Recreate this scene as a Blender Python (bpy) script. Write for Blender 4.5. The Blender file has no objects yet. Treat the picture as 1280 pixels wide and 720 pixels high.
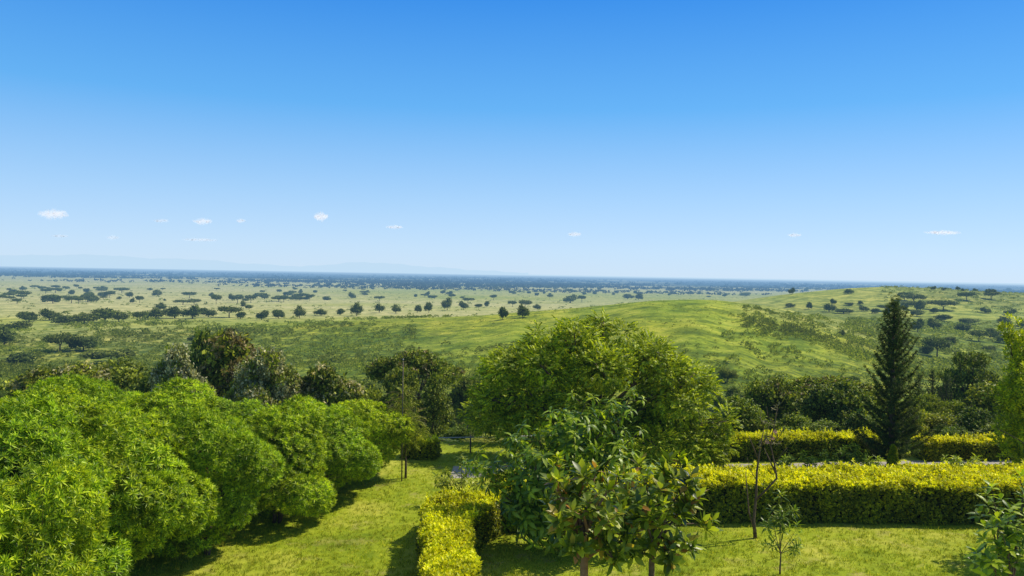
import bpy, math, random
import numpy as np
from mathutils import Matrix, Vector

rng = np.random.default_rng(11)
random.seed(5)
scene = bpy.context.scene
col = scene.collection
R = math.radians

# ------------------------------------------------------------------ camera
F = 1000.0
CAM = np.array([0.0, 0.0, 7.0])
PITCH, ROLL = -1.03, 1.03
camd = bpy.data.cameras.new("camera")
camd.sensor_width = 36
camd.lens = 36 * F / 1280
camd.clip_end = 200000
camd.clip_start = 0.1
cam = bpy.data.objects.new("camera", camd)
col.objects.link(cam)
M = Matrix.Rotation(R(90 + PITCH), 3, 'X') @ Matrix.Rotation(R(ROLL), 3, 'Z')
cam.matrix_world = Matrix.Translation(Vector(CAM)) @ M.to_4x4()
scene.camera = cam
MR = np.array(M)

def ray(px, py):
    v = MR @ np.array([(px - 640) / F, -(py - 360) / F, -1.0])
    return v / v[1]                       # unit depth along y

def at(px, py, d):                        # world point seen at pixel, d metres ahead
    return CAM + ray(px, py) * d

# ------------------------------------------------------------------ terrain height
KU = [-1500, -500, 0, 200, 400, 600, 750, 870, 960, 1060, 1160, 1280, 1900, 2800]
TB = {
 33:   [0]*14,
 50:   [-4]*14,
 75:   [-8.5]*14,
 100:  [-13,-13,-13,-13,-13,-13,-12.5,-12,-12,-12.5,-13,-13,-13,-13],
 150:  [-17,-17,-17,-17,-16,-14.5,-13.3,-12.5,-13.5,-15.5,-17,-17,-17,-17],
 200:  [-20,-20,-20,-19.5,-18,-14.6,-11.5,-8.8,-10.5,-14.5,-18,-19,-19,-19],
 260:  [-21,-21,-21.5,-20.5,-19,-13.6,-8.0,-4.6,-7.0,-13.3,-18,-20.5,-20,-20],
 330:  [-21,-21,-21,-19,-15.5,-10.3,-4.9,.5,-2.6,-11.2,-17.3,-20.5,-20,-20],
 420:  [-23,-23,-22.5,-21,-20,-16,-12.5,-9,-9,-13.8,-17,-19,-20,-20],
 560:  [-26,-26,-25,-24,-23,-22,-20,-18,-17.5,-16.5,-15,-16.5,-20,-20],
 750:  [-31,-31,-30,-29,-28,-27.5,-26,-22,-8,3.0,4.5,-3.0,-14,-20],
 1000: [-35,-35,-34,-34,-34,-33,-33,-31,-24,-15,-9,-5.5,-12,-20],
 1600: [-42,-42,-42,-42,-42,-42,-42,-42,-40,-34,-24,-20,-22,-30],
 3000: [-48]*14, 8000: [-53]*14, 20000: [-55]*14, 90000: [-58]*14,
}
_ds = np.array(sorted(TB)); _T = np.array([TB[d] for d in _ds], float)
GU = np.linspace(-1500, 2800, 216)
GD = np.linspace(math.log(33), math.log(90000), 260)
_a = np.array([np.interp(GU, KU, row) for row in _T])
_g = np.array([np.interp(GD, np.log(_ds), _a[:, j]) for j in range(len(GU))]).T
def _blur(a, k, ax):
    w = np.exp(-0.5 * (np.arange(-3 * k, 3 * k + 1) / k) ** 2); w /= w.sum()
    p = np.pad(a, [(3 * k, 3 * k) if i == ax else (0, 0) for i in (0, 1)], mode='edge')
    return np.apply_along_axis(lambda r: np.convolve(r, w, 'valid'), ax, p)
_g = _blur(_blur(_g, 2, 0), 2, 1)
_ph = rng.uniform(0, 6.28, (24, 2)); _an = rng.uniform(0, 6.28, 24); _fq = 10 ** rng.uniform(-2.35, -1.1, 24)
def noise_h(x, y):
    s = 0
    for i in range(24):
        s = s + np.sin((x * math.cos(_an[i]) + y * math.sin(_an[i])) * _fq[i] * 6.28 * .5 + _ph[i, 0]) / (_fq[i] * 100) ** .8
    return s / 12
def H(x, y):
    x = np.asarray(x, float); y = np.asarray(y, float)
    u = x / np.maximum(y, 40) * 1000 + 640
    ld = np.log(np.maximum(y, 33.01))
    fu = np.clip((u - GU[0]) / (GU[1] - GU[0]), 0, len(GU) - 1.001)
    fd = np.clip((ld - GD[0]) / (GD[1] - GD[0]), 0, len(GD) - 1.001)
    iu = fu.astype(int); idd = fd.astype(int); a = fu - iu; b = fd - idd
    h = (_g[idd, iu] * (1 - a) * (1 - b) + _g[idd, iu + 1] * a * (1 - b) + _g[idd + 1, iu] * (1 - a) * b + _g[idd + 1, iu + 1] * a * b)
    amp = np.clip((y - 60) / 250, 0, 1) * np.clip(1.6 - y / 1200, .25, 1) * 1.25
    h = h + amp * noise_h(x, y)
    win = np.clip((y - 120) / 60, 0, 1) * np.clip((335 - y) / 70, 0, 1) * np.clip((u - 520) / 120, 0, 1) * np.clip((1150 - u) / 150, 0, 1)
    h = h + win * (.75 * np.sin(u * .031 + ld * 3.5 + .8 * np.sin(ld * 6)) + .35 * np.sin(u * .083 - ld * 5 + 1 + np.sin(u * .02)))
    return np.where(y <= 33, 0.0, h - _g[0, 0] * np.clip(1 - (y - 33) / 10, 0, 1))
def ground(px, py):
    r = ray(px, py); d = 6.0
    while d < 60000:
        p = CAM + r * d
        if p[2] < H(p[0], p[1]): break
        d *= 1.004
    lo, hi = d / 1.004, d
    for _ in range(14):
        m = (lo + hi) / 2; p = CAM + r * m
        if p[2] < H(p[0], p[1]): hi = m
        else: lo = m
    return CAM + r * hi

# ------------------------------------------------------------------ material helpers
def srgb(r, g, b):
    f = lambda c: ((c / 255 + .055) / 1.055) ** 2.4 if c > 10 else c / 255 / 12.92
    return (f(r), f(g), f(b), 1)
def haze_group():  # haze painted as emission mixed into materials by distance from the origin
    g = bpy.data.node_groups.new("painted_haze", 'ShaderNodeTree')
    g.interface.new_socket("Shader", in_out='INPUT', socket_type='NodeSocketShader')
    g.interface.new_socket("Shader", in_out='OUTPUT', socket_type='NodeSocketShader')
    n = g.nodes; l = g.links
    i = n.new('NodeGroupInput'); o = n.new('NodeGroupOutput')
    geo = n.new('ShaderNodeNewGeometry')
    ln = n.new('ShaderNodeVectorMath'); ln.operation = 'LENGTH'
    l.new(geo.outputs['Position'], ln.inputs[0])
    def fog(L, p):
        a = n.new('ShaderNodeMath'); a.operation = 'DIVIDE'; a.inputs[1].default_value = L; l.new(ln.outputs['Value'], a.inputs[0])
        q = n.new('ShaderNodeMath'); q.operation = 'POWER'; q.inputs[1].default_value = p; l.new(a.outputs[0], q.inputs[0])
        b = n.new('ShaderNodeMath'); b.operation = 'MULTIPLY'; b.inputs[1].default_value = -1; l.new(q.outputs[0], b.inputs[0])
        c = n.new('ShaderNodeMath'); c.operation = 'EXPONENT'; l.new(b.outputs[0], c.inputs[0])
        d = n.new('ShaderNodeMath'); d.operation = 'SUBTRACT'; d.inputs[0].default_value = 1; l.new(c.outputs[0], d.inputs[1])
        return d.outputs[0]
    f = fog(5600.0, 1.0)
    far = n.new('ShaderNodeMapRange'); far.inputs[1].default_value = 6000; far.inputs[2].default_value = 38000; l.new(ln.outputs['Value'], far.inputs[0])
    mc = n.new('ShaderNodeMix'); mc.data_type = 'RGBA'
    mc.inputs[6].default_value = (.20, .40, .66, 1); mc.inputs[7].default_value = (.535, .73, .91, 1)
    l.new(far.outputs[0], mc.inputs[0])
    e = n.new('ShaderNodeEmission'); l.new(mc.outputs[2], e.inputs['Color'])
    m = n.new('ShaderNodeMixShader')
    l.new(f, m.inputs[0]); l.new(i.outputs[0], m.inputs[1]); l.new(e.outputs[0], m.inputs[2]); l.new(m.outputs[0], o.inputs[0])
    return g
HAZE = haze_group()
def new_mat(name):
    m = bpy.data.materials.new(name); m.use_nodes = True
    m.node_tree.nodes.clear()
    return m, m.node_tree.nodes, m.node_tree.links
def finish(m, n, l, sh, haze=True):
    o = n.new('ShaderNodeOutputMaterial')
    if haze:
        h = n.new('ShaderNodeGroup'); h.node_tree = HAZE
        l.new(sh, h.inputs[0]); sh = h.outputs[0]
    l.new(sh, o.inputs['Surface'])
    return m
def ramp(n, l, fac, stops, interp='LINEAR'):
    r = n.new('ShaderNodeValToRGB'); r.color_ramp.interpolation = interp
    el = r.color_ramp.elements
    while len(el) < len(stops): el.new(.5)
    for e, (p, c) in zip(el, stops): e.position = p; e.color = c if len(c) == 4 else (*c, 1)
    l.new(fac, r.inputs[0]); return r.outputs[0]
def noise(n, l, vec, scale, detail=4, rough=.55, dim='3D'):
    t = n.new('ShaderNodeTexNoise'); t.inputs['Scale'].default_value = scale; t.inputs['Detail'].default_value = detail
    t.inputs['Roughness'].default_value = rough
    if vec is not None: l.new(vec, t.inputs['Vector'])
    return t.outputs['Fac']
def mixc(n, l, f, a, b, mode='MIX'):
    m = n.new('ShaderNodeMix'); m.data_type = 'RGBA'; m.blend_type = mode
    for s, v in ((0, f), (6, a), (7, b)):
        if isinstance(v, (int, float)): m.inputs[s].default_value = v
        elif isinstance(v, tuple): m.inputs[s].default_value = v if len(v) == 4 else (*v, 1)
        else: l.new(v, m.inputs[s])
    return m.outputs[2]
def leaf_mat(name, dark, mid, light, trans=.4, rough=.5, clump=1.2, tipcol=None, haze=True, spec=.35):
    m, n, l = new_mat(name)
    geo = n.new('ShaderNodeNewGeometry'); tc = n.new('ShaderNodeTexCoord'); oi = n.new('ShaderNodeObjectInfo')
    stops = [(0, dark), (.45, mid), (.9, light)]
    if tipcol: stops = [(0, dark), (.4, mid), (.85, light), (.975, tipcol)]
    c = ramp(n, l, geo.outputs['Random Per Island'], stops)
    nz = noise(n, l, tc.outputs['Object'], clump, 2)
    br = ramp(n, l, nz, [(.3, (.62, .62, .62)), (.7, (1.3, 1.3, 1.15))])
    c = mixc(n, l, 1.0, c, br, 'MULTIPLY')
    ob = ramp(n, l, oi.outputs['Random'], [(0, (.74, .84, .85)), (1, (1.22, 1.14, .95))])
    c = mixc(n, l, 1.0, c, ob, 'MULTIPLY')
    p = n.new('ShaderNodeBsdfPrincipled'); p.inputs['Roughness'].default_value = rough
    p.inputs['Specular IOR Level'].default_value = spec
    l.new(c, p.inputs['Base Color'])
    sh = p.outputs[0]
    if trans > 0:
        t = n.new('ShaderNodeBsdfTranslucent'); l.new(mixc(n, l, 1.0, c, (1.25, 1.25, .6), 'MULTIPLY'), t.inputs['Color'])
        mx = n.new('ShaderNodeMixShader'); mx.inputs[0].default_value = trans
        l.new(sh, mx.inputs[1]); l.new(t.outputs[0], mx.inputs[2]); sh = mx.outputs[0]
    return finish(m, n, l, sh, haze)
def plain_mat(name, a, b, scale=8, rough=.85, haze=True, bump=.4):
    m, n, l = new_mat(name)
    tc = n.new('ShaderNodeTexCoord'); nz = noise(n, l, tc.outputs['Object'], scale, 6)
    p = n.new('ShaderNodeBsdfPrincipled'); p.inputs['Roughness'].default_value = rough; p.inputs['Specular IOR Level'].default_value = .2
    l.new(ramp(n, l, nz, [(.3, a), (.7, b)]), p.inputs['Base Color'])
    bp = n.new('ShaderNodeBump'); bp.inputs['Strength'].default_value = bump; bp.inputs['Distance'].default_value = .02
    l.new(nz, bp.inputs['Height']); l.new(bp.outputs[0], p.inputs['Normal'])
    return finish(m, n, l, p.outputs[0], haze)

MAT = {
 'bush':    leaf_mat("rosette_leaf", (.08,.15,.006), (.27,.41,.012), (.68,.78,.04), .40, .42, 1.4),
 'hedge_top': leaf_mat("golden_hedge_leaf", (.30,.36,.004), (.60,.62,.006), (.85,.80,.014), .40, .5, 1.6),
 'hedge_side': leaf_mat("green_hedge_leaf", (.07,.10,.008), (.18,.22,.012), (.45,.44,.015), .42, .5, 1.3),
 'frond':   leaf_mat("feathery_leaf", (.08,.14,.007), (.26,.35,.010), (.60,.66,.025), .42, .5, .8),
 'broad':   leaf_mat("broad_drooping_leaf", (.08,.15,.012), (.23,.33,.018), (.52,.60,.04), .45, .40, 1.4, spec=.45),
 'paddle':  leaf_mat("paddle_leaf", (.07,.115,.012), (.17,.24,.018), (.42,.48,.04), .44, .38, 1.2, tipcol=(.40,.19,.05), spec=.45),
 'conifer': leaf_mat("conifer_needle", (.028,.055,.012), (.065,.11,.018), (.16,.21,.03), .18, .6, 1.0),
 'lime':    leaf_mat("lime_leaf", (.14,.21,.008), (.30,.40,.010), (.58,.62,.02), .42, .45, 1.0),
 'young':   leaf_mat("young_leaf", (.10,.17,.02), (.24,.34,.03), (.46,.52,.06), .42, .4, 1.0),
 'wild':    leaf_mat("wild_tree_leaf", (.06,.09,.008), (.19,.235,.014), (.46,.48,.04), .3, .6, .35),
 'wilddark':leaf_mat("dark_tree_leaf", (.035,.062,.008), (.11,.155,.014), (.32,.36,.03), .25, .6, .35),
 'wildpale':leaf_mat("pale_tree_leaf", (.07,.125,.012), (.16,.22,.018), (.32,.37,.03), .35, .6, .35),
 'blossom': leaf_mat("grey_blossom", (.12,.14,.045), (.36,.34,.17), (.80,.70,.46), .3, .7, .6),
 'bronze':  leaf_mat("bronze_leaf", (.08,.075,.022), (.20,.16,.05), (.40,.30,.14), .3, .6, .35),
 'farleaf': leaf_mat("savanna_tree_leaf", (.032,.055,.012), (.09,.13,.02), (.24,.28,.045), .28, .8, .08),
 'scrub':   leaf_mat("scrub_leaf", (.09,.13,.016), (.17,.22,.025), (.32,.36,.045), .38, .8, .02),
 'belt':    leaf_mat("woodland_leaf", (.012,.030,.010), (.022,.046,.013), (.04,.075,.018), .1, .9, .002),
 'grass':   leaf_mat("grass_blade", (.19,.28,.012), (.36,.44,.020), (.66,.63,.09), .35, .6, .5),
 'bark':    plain_mat("brown_bark", (.07,.045,.028), (.17,.12,.08), 9),
 'tanbark': plain_mat("tan_bark", (.20,.10,.05), (.34,.20,.11), 9),
 'greybark':plain_mat("grey_bark", (.12,.10,.08), (.26,.23,.19), 7),
 'hedgecore': plain_mat("hedge_twigs", (.012,.018,.006), (.03,.035,.012), 14),
 'pole':    plain_mat("weathered_pole", (.10,.08,.06), (.20,.165,.12), 12),
 'wire':    plain_mat("dull_metal", (.28,.29,.28), (.42,.43,.42), 12, .5),
 'flower':  plain_mat("peach_petal", (.55,.26,.16), (.65,.38,.22), 12, .6),
}

# ------------------------------------------------------------------ mesh helpers (all triangles)
def mesh(name, V, T, mats, mi=None, smooth=False):
    V = np.ascontiguousarray(V, np.float32); T = np.ascontiguousarray(T, np.int32)
    me = bpy.data.meshes.new(name)
    me.vertices.add(len(V)); me.vertices.foreach_set('co', V.ravel())
    me.loops.add(T.size); me.loops.foreach_set('vertex_index', T.ravel())
    me.polygons.add(len(T)); me.polygons.foreach_set('loop_start', np.arange(0, T.size, 3, dtype=np.int32))
    for m in (mats if isinstance(mats, (list, tuple)) else [mats]): me.materials.append(m)
    if mi is not None: me.polygons.foreach_set('material_index', np.ascontiguousarray(mi, np.int32))
    if smooth: me.polygons.foreach_set('use_smooth', np.ones(len(T), bool))
    me.update(calc_edges=True); me.validate()
    return me
def obj(name, me, parent=None, loc=None):
    o = bpy.data.objects.new(name, me); col.objects.link(o)
    if parent is not None: o.parent = parent
    if loc is not None: o.location = tuple(float(c) for c in loc)
    return o
def tag(o, label=None, cat=None, group=None, kind=None):
    if label: o['label'] = label
    if cat: o['category'] = cat
    if group: o['group'] = group
    if kind: o['kind'] = kind
    return o
def empty(name, loc, rz=0, s=1.0):
    o = bpy.data.objects.new(name, None); col.objects.link(o)
    o.location = tuple(float(c) for c in loc); o.rotation_euler = (0, 0, rz)
    o.scale = (s, s, s) if isinstance(s, (int, float)) else tuple(s)
    o.empty_display_size = .3
    return o
def copy_thing(src, loc, rz, s, label, group=None, cat=None):
    r = src.copy(); col.objects.link(r)
    r.location = tuple(float(c) for c in loc); r.rotation_euler = (0, 0, rz)
    r.scale = (s, s, s) if isinstance(s, (int, float, np.floating)) else tuple(float(c) for c in s)
    r['label'] = label
    if group: r['group'] = group
    if cat: r['category'] = cat
    for ch in list(src.children):
        c = ch.copy(); col.objects.link(c); c.parent = r
    return r

class Acc:
    def __init__(s): s.V = []; s.T = []; s.M = []; s.n = 0
    def add(s, V, T, m=0):
        V = np.asarray(V, float); T = np.asarray(T, int)
        s.V.append(V); s.T.append(T + s.n); s.M.append(np.full(len(T), m)); s.n += len(V)
    def mesh(s, name, mats, smooth=False):
        return mesh(name, np.vstack(s.V), np.vstack(s.T), mats, np.concatenate(s.M), smooth)

def norm(a): return a / np.maximum(np.linalg.norm(a, axis=-1, keepdims=True), 1e-9)

def tube(acc, pts, rad, sides=6, m=0):
    pts = np.asarray(pts, float); n = len(pts); rad = np.broadcast_to(np.asarray(rad, float), (n,))
    tg = norm(np.gradient(pts, axis=0))
    V = []
    up = np.array([.3, .9, .1]) if abs(tg[0][2]) > .5 else np.array([0, 0, 1.])
    for i in range(n):
        x = norm(np.cross(up, tg[i])); y = np.cross(tg[i], x)
        a = np.arange(sides) * 2 * math.pi / sides
        V.append(pts[i] + rad[i] * (np.cos(a)[:, None] * x + np.sin(a)[:, None] * y))
    V = np.vstack(V + [pts[-1:], pts[:1]])
    T = []
    for i in range(n - 1):
        for k in range(sides):
            a, b = i * sides + k, i * sides + (k + 1) % sides
            T += [(a, b, b + sides), (a, b + sides, a + sides)]
    e = n * sides
    for k in range(sides):
        T.append(((n - 1) * sides + k, (n - 1) * sides + (k + 1) % sides, e)); T.append(((k + 1) % sides, k, e + 1))
    acc.add(V, T, m)

def bend(p, q, amt, n=6, r=None):
    r = r or rng
    p = np.asarray(p, float); q = np.asarray(q, float); L = np.linalg.norm(q - p)
    c1 = p + (q - p) * .35 + r.normal(0, amt * L, 3) + np.array([0, 0, .08 * L]); c2 = p + (q - p) * .7 + r.normal(0, amt * L, 3)
    t = np.linspace(0, 1, n)[:, None]
    return (1 - t) ** 3 * p + 3 * t * (1 - t) ** 2 * c1 + 3 * t * t * (1 - t) * c2 + t ** 3 * q

# leaf templates: (V, T), growing along +Z
def leaf(L, W, cheap=False, fold=.12, droop=.15):
    if cheap:
        return np.array([(0,0,0),(W/2,0,L*.45),(0,droop*L,L),(-W/2,0,L*.45)], float), np.array([(0,1,2),(0,2,3)])
    V = [(0,0,0),(W*.42,fold*W,L*.3),(0,0,L*.32),(-W*.42,fold*W,L*.3),(W*.5,fold*W+droop*L*.35,L*.62),(0,droop*L*.35,L*.65),(-W*.5,fold*W+droop*L*.35,L*.62),(0,droop*L,L)]
    T = [(0,1,2),(0,2,3),(1,4,5),(1,5,2),(2,5,6),(2,6,3),(4,7,5),(5,7,6)]
    return np.array(V, float), np.array(T)
def rot_to(V, d, roll):
    d = np.asarray(d, float); d = d / np.linalg.norm(d)
    a = np.array([0, 0, 1.]) if abs(d[2]) < .95 else np.array([1., 0, 0])
    x = np.cross(a, d); x /= np.linalg.norm(x); y = np.cross(d, x)
    c, s = math.cos(roll), math.sin(roll)
    x, y = c * x + s * y, -s * x + c * y
    return V[:, :1] * x + V[:, 1:2] * y + V[:, 2:] * d
def rosette(n, L, W, e0, e1, cheap=True, droop=.25, stem=.0, r=random):
    A = Acc()
    for i in range(n):
        az = i * 2.39996 + r.uniform(-.25, .25); t = (i + .5) / n
        el = R(e0 + (e1 - e0) * t + r.uniform(-8, 8))
        d = (math.sin(el) * math.cos(az), math.sin(el) * math.sin(az), math.cos(el))
        v, f = leaf(L * r.uniform(.75, 1.1), W * r.uniform(.85, 1.1), cheap, droop=-droop)
        # keep the leaf's back pointing to +Z of the rosette
        dd = np.array(d); x = np.cross(np.array([0, 0, 1.]), dd)
        x = x / max(np.linalg.norm(x), 1e-6) if np.linalg.norm(x) > 1e-3 else np.array([1., 0, 0])
        y = np.cross(dd, x); y = y if y[2] > 0 else -y
        v = v[:, :1] * x + v[:, 1:2] * y + v[:, 2:] * dd
        v = v + np.array([0, 0, stem * (1 - t)])
        A.add(v, f)
    return np.vstack(A.V), np.vstack(A.T)
def frond(L, pairs, ll, lw, droop=.35, r=random):
    A = Acc()
    for i in range(pairs):
        t = (i + 1) / pairs
        c = np.array([0, -droop * L * t * t, L * t * (1 - .2 * t)])
        for s in (-1, 1):
            d = np.array([s * .85, -.25 - .3 * t, .55 + r.uniform(-.15, .15)])
            v, f = leaf(ll * (1.05 - .5 * abs(t - .4)) * r.uniform(.85, 1.1), lw, True)
            A.add(rot_to(v, d, r.uniform(-.5, .5)) + c, f)
    return np.vstack(A.V), np.vstack(A.T)
def clump(n, rad, L, W, r=random, flat=1.0):
    A = Acc()
    for i in range(n):
        d = norm(np.array([r.gauss(0, 1), r.gauss(0, 1), r.gauss(0, 1) + .3]))
        v, f = leaf(L * r.uniform(.7, 1.2), W * r.uniform(.8, 1.2), True)
        c = np.array([r.gauss(0, .5), r.gauss(0, .5), r.gauss(0, .4) * flat]) * rad
        A.add(rot_to(v, d, r.uniform(0, 6.28)) + c, f)
    return np.vstack(A.V), np.vstack(A.T)

def scatter(acc, tpl, P, D, S, m=0, r=None):
    r = r or rng
    tv, tf = tpl; P = np.asarray(P, float); n = len(P)
    if n == 0: return
    z = norm(np.asarray(D, float)); a = np.where(np.abs(z[:, 2:]) < .95, [[0, 0, 1.]], [[1., 0, 0]])
    x = norm(np.cross(a, z)); y = np.cross(z, x)
    ro = r.uniform(0, 2 * math.pi, n)[:, None]
    x, y = np.cos(ro) * x + np.sin(ro) * y, -np.sin(ro) * x + np.cos(ro) * y
    S = np.broadcast_to(np.asarray(S, float), (n,))[:, None, None]
    V = P[:, None] + S * (tv[None, :, :1] * x[:, None] + tv[None, :, 1:2] * y[:, None] + tv[None, :, 2:] * z[:, None])
    T = tf[None] + (np.arange(n) * len(tv))[:, None, None]
    acc.add(V.reshape(-1, 3), T.reshape(-1, 3), m)

def scatter_up(acc, tpl, P, D, S, m=0, r=None):
    """like scatter, but the template's -Y always hangs toward the ground (no random roll)"""
    r = r or rng
    tv, tf = tpl; P = np.asarray(P, float); n = len(P)
    z = norm(np.asarray(D, float)); a = np.where(np.abs(z[:, 2:]) < .97, [[0, 0, 1.]], [[1., 0, 0]])
    x = norm(np.cross(a, z)); y = np.cross(z, x)
    ro = r.normal(0, .35, n)[:, None]
    x, y = np.cos(ro) * x + np.sin(ro) * y, -np.sin(ro) * x + np.cos(ro) * y
    S = np.broadcast_to(np.asarray(S, float), (n,))[:, None, None]
    V = P[:, None] + S * (tv[None, :, :1] * x[:, None] + tv[None, :, 1:2] * y[:, None] + tv[None, :, 2:] * z[:, None])
    T = tf[None] + (np.arange(n) * len(tv))[:, None, None]
    acc.add(V.reshape(-1, 3), T.reshape(-1, 3), m)

def lobe_points(lobes, n, jr=(.72, 1.05), r=None, inner=.62, low=-1.0):
    r = r or rng
    L = np.array(lobes, float); c, a = L[:, :3], L[:, 3:6]
    area = a[:, 0] * a[:, 1] + a[:, 0] * a[:, 2] + a[:, 1] * a[:, 2]
    k = r.choice(len(L), n * 2, p=area / area.sum())
    d = norm(r.normal(0, 1, (n * 2, 3))); rr = r.uniform(*jr, (n * 2, 1))
    p = c[k] + d * a[k] * rr
    q = (p[:, None] - c[None]) / a[None]
    ins = (np.linalg.norm(q, axis=2) < inner).any(1) | (d[:, 2] < low)
    nm = norm(d / a[k])
    p, nm = p[~ins][:n], nm[~ins][:n]
    return p, nm

def limbs(acc, base, lobes, r0, h0, r, m=0, count=None, lean=(0, 0), sides=6):
    fork = np.array([base[0] + lean[0], base[1] + lean[1], h0])
    tube(acc, bend(base, fork, .03, 5, r), np.linspace(r0 * 1.25, r0 * .85, 5), sides + 2, m)
    L = np.array(lobes); idx = r.permutation(len(L))[:count or len(L)]
    for i in idx:
        q = L[i, :3] + np.array([0, 0, L[i, 5] * .1])
        s = fork - np.array([0, 0, r.uniform(0, .25) * h0 * .5])
        pts = bend(s, q, .09, 6, r)
        rr = r0 * .5
        tube(acc, pts, np.linspace(rr, rr * .22, 6), max(4, sides - 1), m)
        for _ in range(2):
            e = q + r.normal(0, .55, 3) * L[i, 3:6]
            tube(acc, bend(pts[3], e, .08, 4, r), np.linspace(rr * .4, rr * .12, 4), 4, m)

# ------------------------------------------------------------------ ground structures
def grid_mesh(name, rows, us, mat, hz=H, dz=0.0):
    U, D = np.meshgrid(us, rows)
    X = (U - 640) / 1000 * np.maximum(D, 40); Z = hz(X, D) + dz
    V = np.stack([X, D, Z], -1).reshape(-1, 3); nr, nc = D.shape
    i = np.arange((nr - 1) * nc).reshape(nr - 1, nc)[:, :-1].ravel()
    T = np.concatenate([np.stack([i, i + 1, i + nc + 1], 1), np.stack([i, i + nc + 1, i + nc], 1)])
    return mesh(name, V, T, mat, smooth=True)

def savanna_material():
    m, n, l = new_mat("savanna_grass")
    geo = n.new('ShaderNodeNewGeometry'); pos = geo.outputs['Position']
    sep = n.new('ShaderNodeSeparateXYZ'); l.new(pos, sep.inputs[0])
    n1 = noise(n, l, pos, .012, 5, .6); n2 = noise(n, l, pos, .09, 6, .65); n3 = noise(n, l, pos, .9, 5, .7)
    n4 = noise(n, l, pos, .0035, 5, .6)
    green = ramp(n, l, n2, [(.3, (.13,.175,.012)), (.5, (.27,.31,.020)), (.7, (.48,.46,.065))])
    lush = ramp(n, l, n1, [(.35, (.75,.9,.8)), (.65, (1.25,1.15,1.05))])
    green = mixc(n, l, 1.0, green, lush, 'MULTIPLY')
    straw = ramp(n, l, n2, [(.3, (.27,.28,.09)), (.5, (.49,.45,.19)), (.75, (.66,.58,.29))])
    # distance north (y) turns green meadow into straw plain, broken by noise
    y = n.new('ShaderNodeMapRange'); y.inputs[1].default_value = 330; y.inputs[2].default_value = 620; l.new(sep.outputs[1], y.inputs[0])
    nn = n.new('ShaderNodeMapRange'); nn.inputs[1].default_value = .36; nn.inputs[2].default_value = .60; nn.inputs[3].default_value = .0; nn.inputs[4].default_value = 1.0
    l.new(n4, nn.inputs[0])
    att = n.new('ShaderNodeAttribute'); att.attribute_name = 'dry_or_lit'
    f = n.new('ShaderNodeMath'); f.operation = 'MULTIPLY'; l.new(att.outputs['Fac'], f.inputs[0])
    k = n.new('ShaderNodeMath'); k.operation = 'MULTIPLY_ADD'; k.inputs[1].default_value = .75; k.inputs[2].default_value = .5; l.new(nn.outputs[0], k.inputs[0])
    l.new(k.outputs[0], f.inputs[1]); f.use_clamp = True
    c = mixc(n, l, f.outputs[0], green, straw)
    # dark scrub mottling
    dk = ramp(n, l, n2, [(.40, (.50,.62,.5)), (.52, (1, 1, 1))])
    c = mixc(n, l, .6, c, dk, 'MULTIPLY')
    n5 = noise(n, l, pos, .28, 4, .7)
    c = mixc(n, l, .8, c, ramp(n, l, n5, [(.35, (.62,.70,.6)), (.6, (1.12,1.1,1.05))]), 'MULTIPLY')
    sa = n.new('ShaderNodeAttribute'); sa.attribute_name = 'scrubby'
    sf = n.new('ShaderNodeMath'); sf.operation = 'MULTIPLY'; l.new(sa.outputs['Fac'], sf.inputs[0]); l.new(ramp(n, l, n5, [(.42, (1,1,1)), (.64, (0,0,0))]), sf.inputs[1])
    c = mixc(n, l, sf.outputs[0], c, (.052, .092, .012))
    fine = ramp(n, l, n3, [(.3, (.72,.76,.68)), (.7, (1.22,1.18,1.1))])
    c = mixc(n, l, .8, c, fine, 'MULTIPLY')
    # far woodland patches, several kilometres out
    wa = n.new('ShaderNodeAttribute'); wa.attribute_name = 'wood'
    mp = n.new('ShaderNodeMapping'); mp.inputs['Scale'].default_value = (.0006, .00035, 0); l.new(pos, mp.inputs[0])
    wn = noise(n, l, mp.outputs[0], 1.0, 6, .65)
    ws = n.new('ShaderNodeMath'); ws.operation = 'ADD'; l.new(wn, ws.inputs[0]); l.new(wa.outputs['Fac'], ws.inputs[1])
    wf = ramp(n, l, ws.outputs[0], [(.93, (0,0,0)), (1.0, (1,1,1))])
    c = mixc(n, l, wf, c, (.02, .042, .016))
    p = n.new('ShaderNodeBsdfPrincipled'); p.inputs['Roughness'].default_value = .95; p.inputs['Specular IOR Level'].default_value = .1
    l.new(c, p.inputs['Base Color'])
    b = n.new('ShaderNodeBump'); b.inputs['Strength'].default_value = .7; b.inputs['Distance'].default_value = .6; l.new(n3, b.inputs['Height'])
    b2 = n.new('ShaderNodeBump'); b2.inputs['Strength'].default_value = .35; b2.inputs['Distance'].default_value = 1.5; l.new(n2, b2.inputs['Height']); l.new(b.outputs[0], b2.inputs['Normal'])
    l.new(b2.outputs[0], p.inputs['Normal'])
    return finish(m, n, l, p.outputs[0])

rows = np.concatenate([np.linspace(33, 420, 230), np.exp(np.linspace(math.log(425), math.log(90000), 150))])
us = np.linspace(-1500, 2800, 520)
me = grid_mesh("savanna", rows, us, savanna_material())
co = np.zeros(len(me.vertices) * 3, np.float32); me.vertices.foreach_get('co', co); co = co.reshape(-1, 3)
u = co[:, 0] / np.maximum(co[:, 1], 40) * 1000 + 640; yy = co[:, 1]
sm = lambda a, lo, hi: np.clip((a - lo) / (hi - lo), 0, 1) ** 2 * (3 - 2 * np.clip((a - lo) / (hi - lo), 0, 1))
dry_or_lit = sm(yy, 340, 520) * (1 - .75 * sm(u, 820, 1000) * (1 - sm(yy, 900, 1700))) * (1 - .55 * sm(yy, 1000, 1600) * sm(u, 300, 500) * (1 - sm(yy, 2300, 3000)))
dry_or_lit = np.maximum(dry_or_lit, .45 * sm(yy, 180, 300) * (1 - sm(u, 150, 420)))
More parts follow.
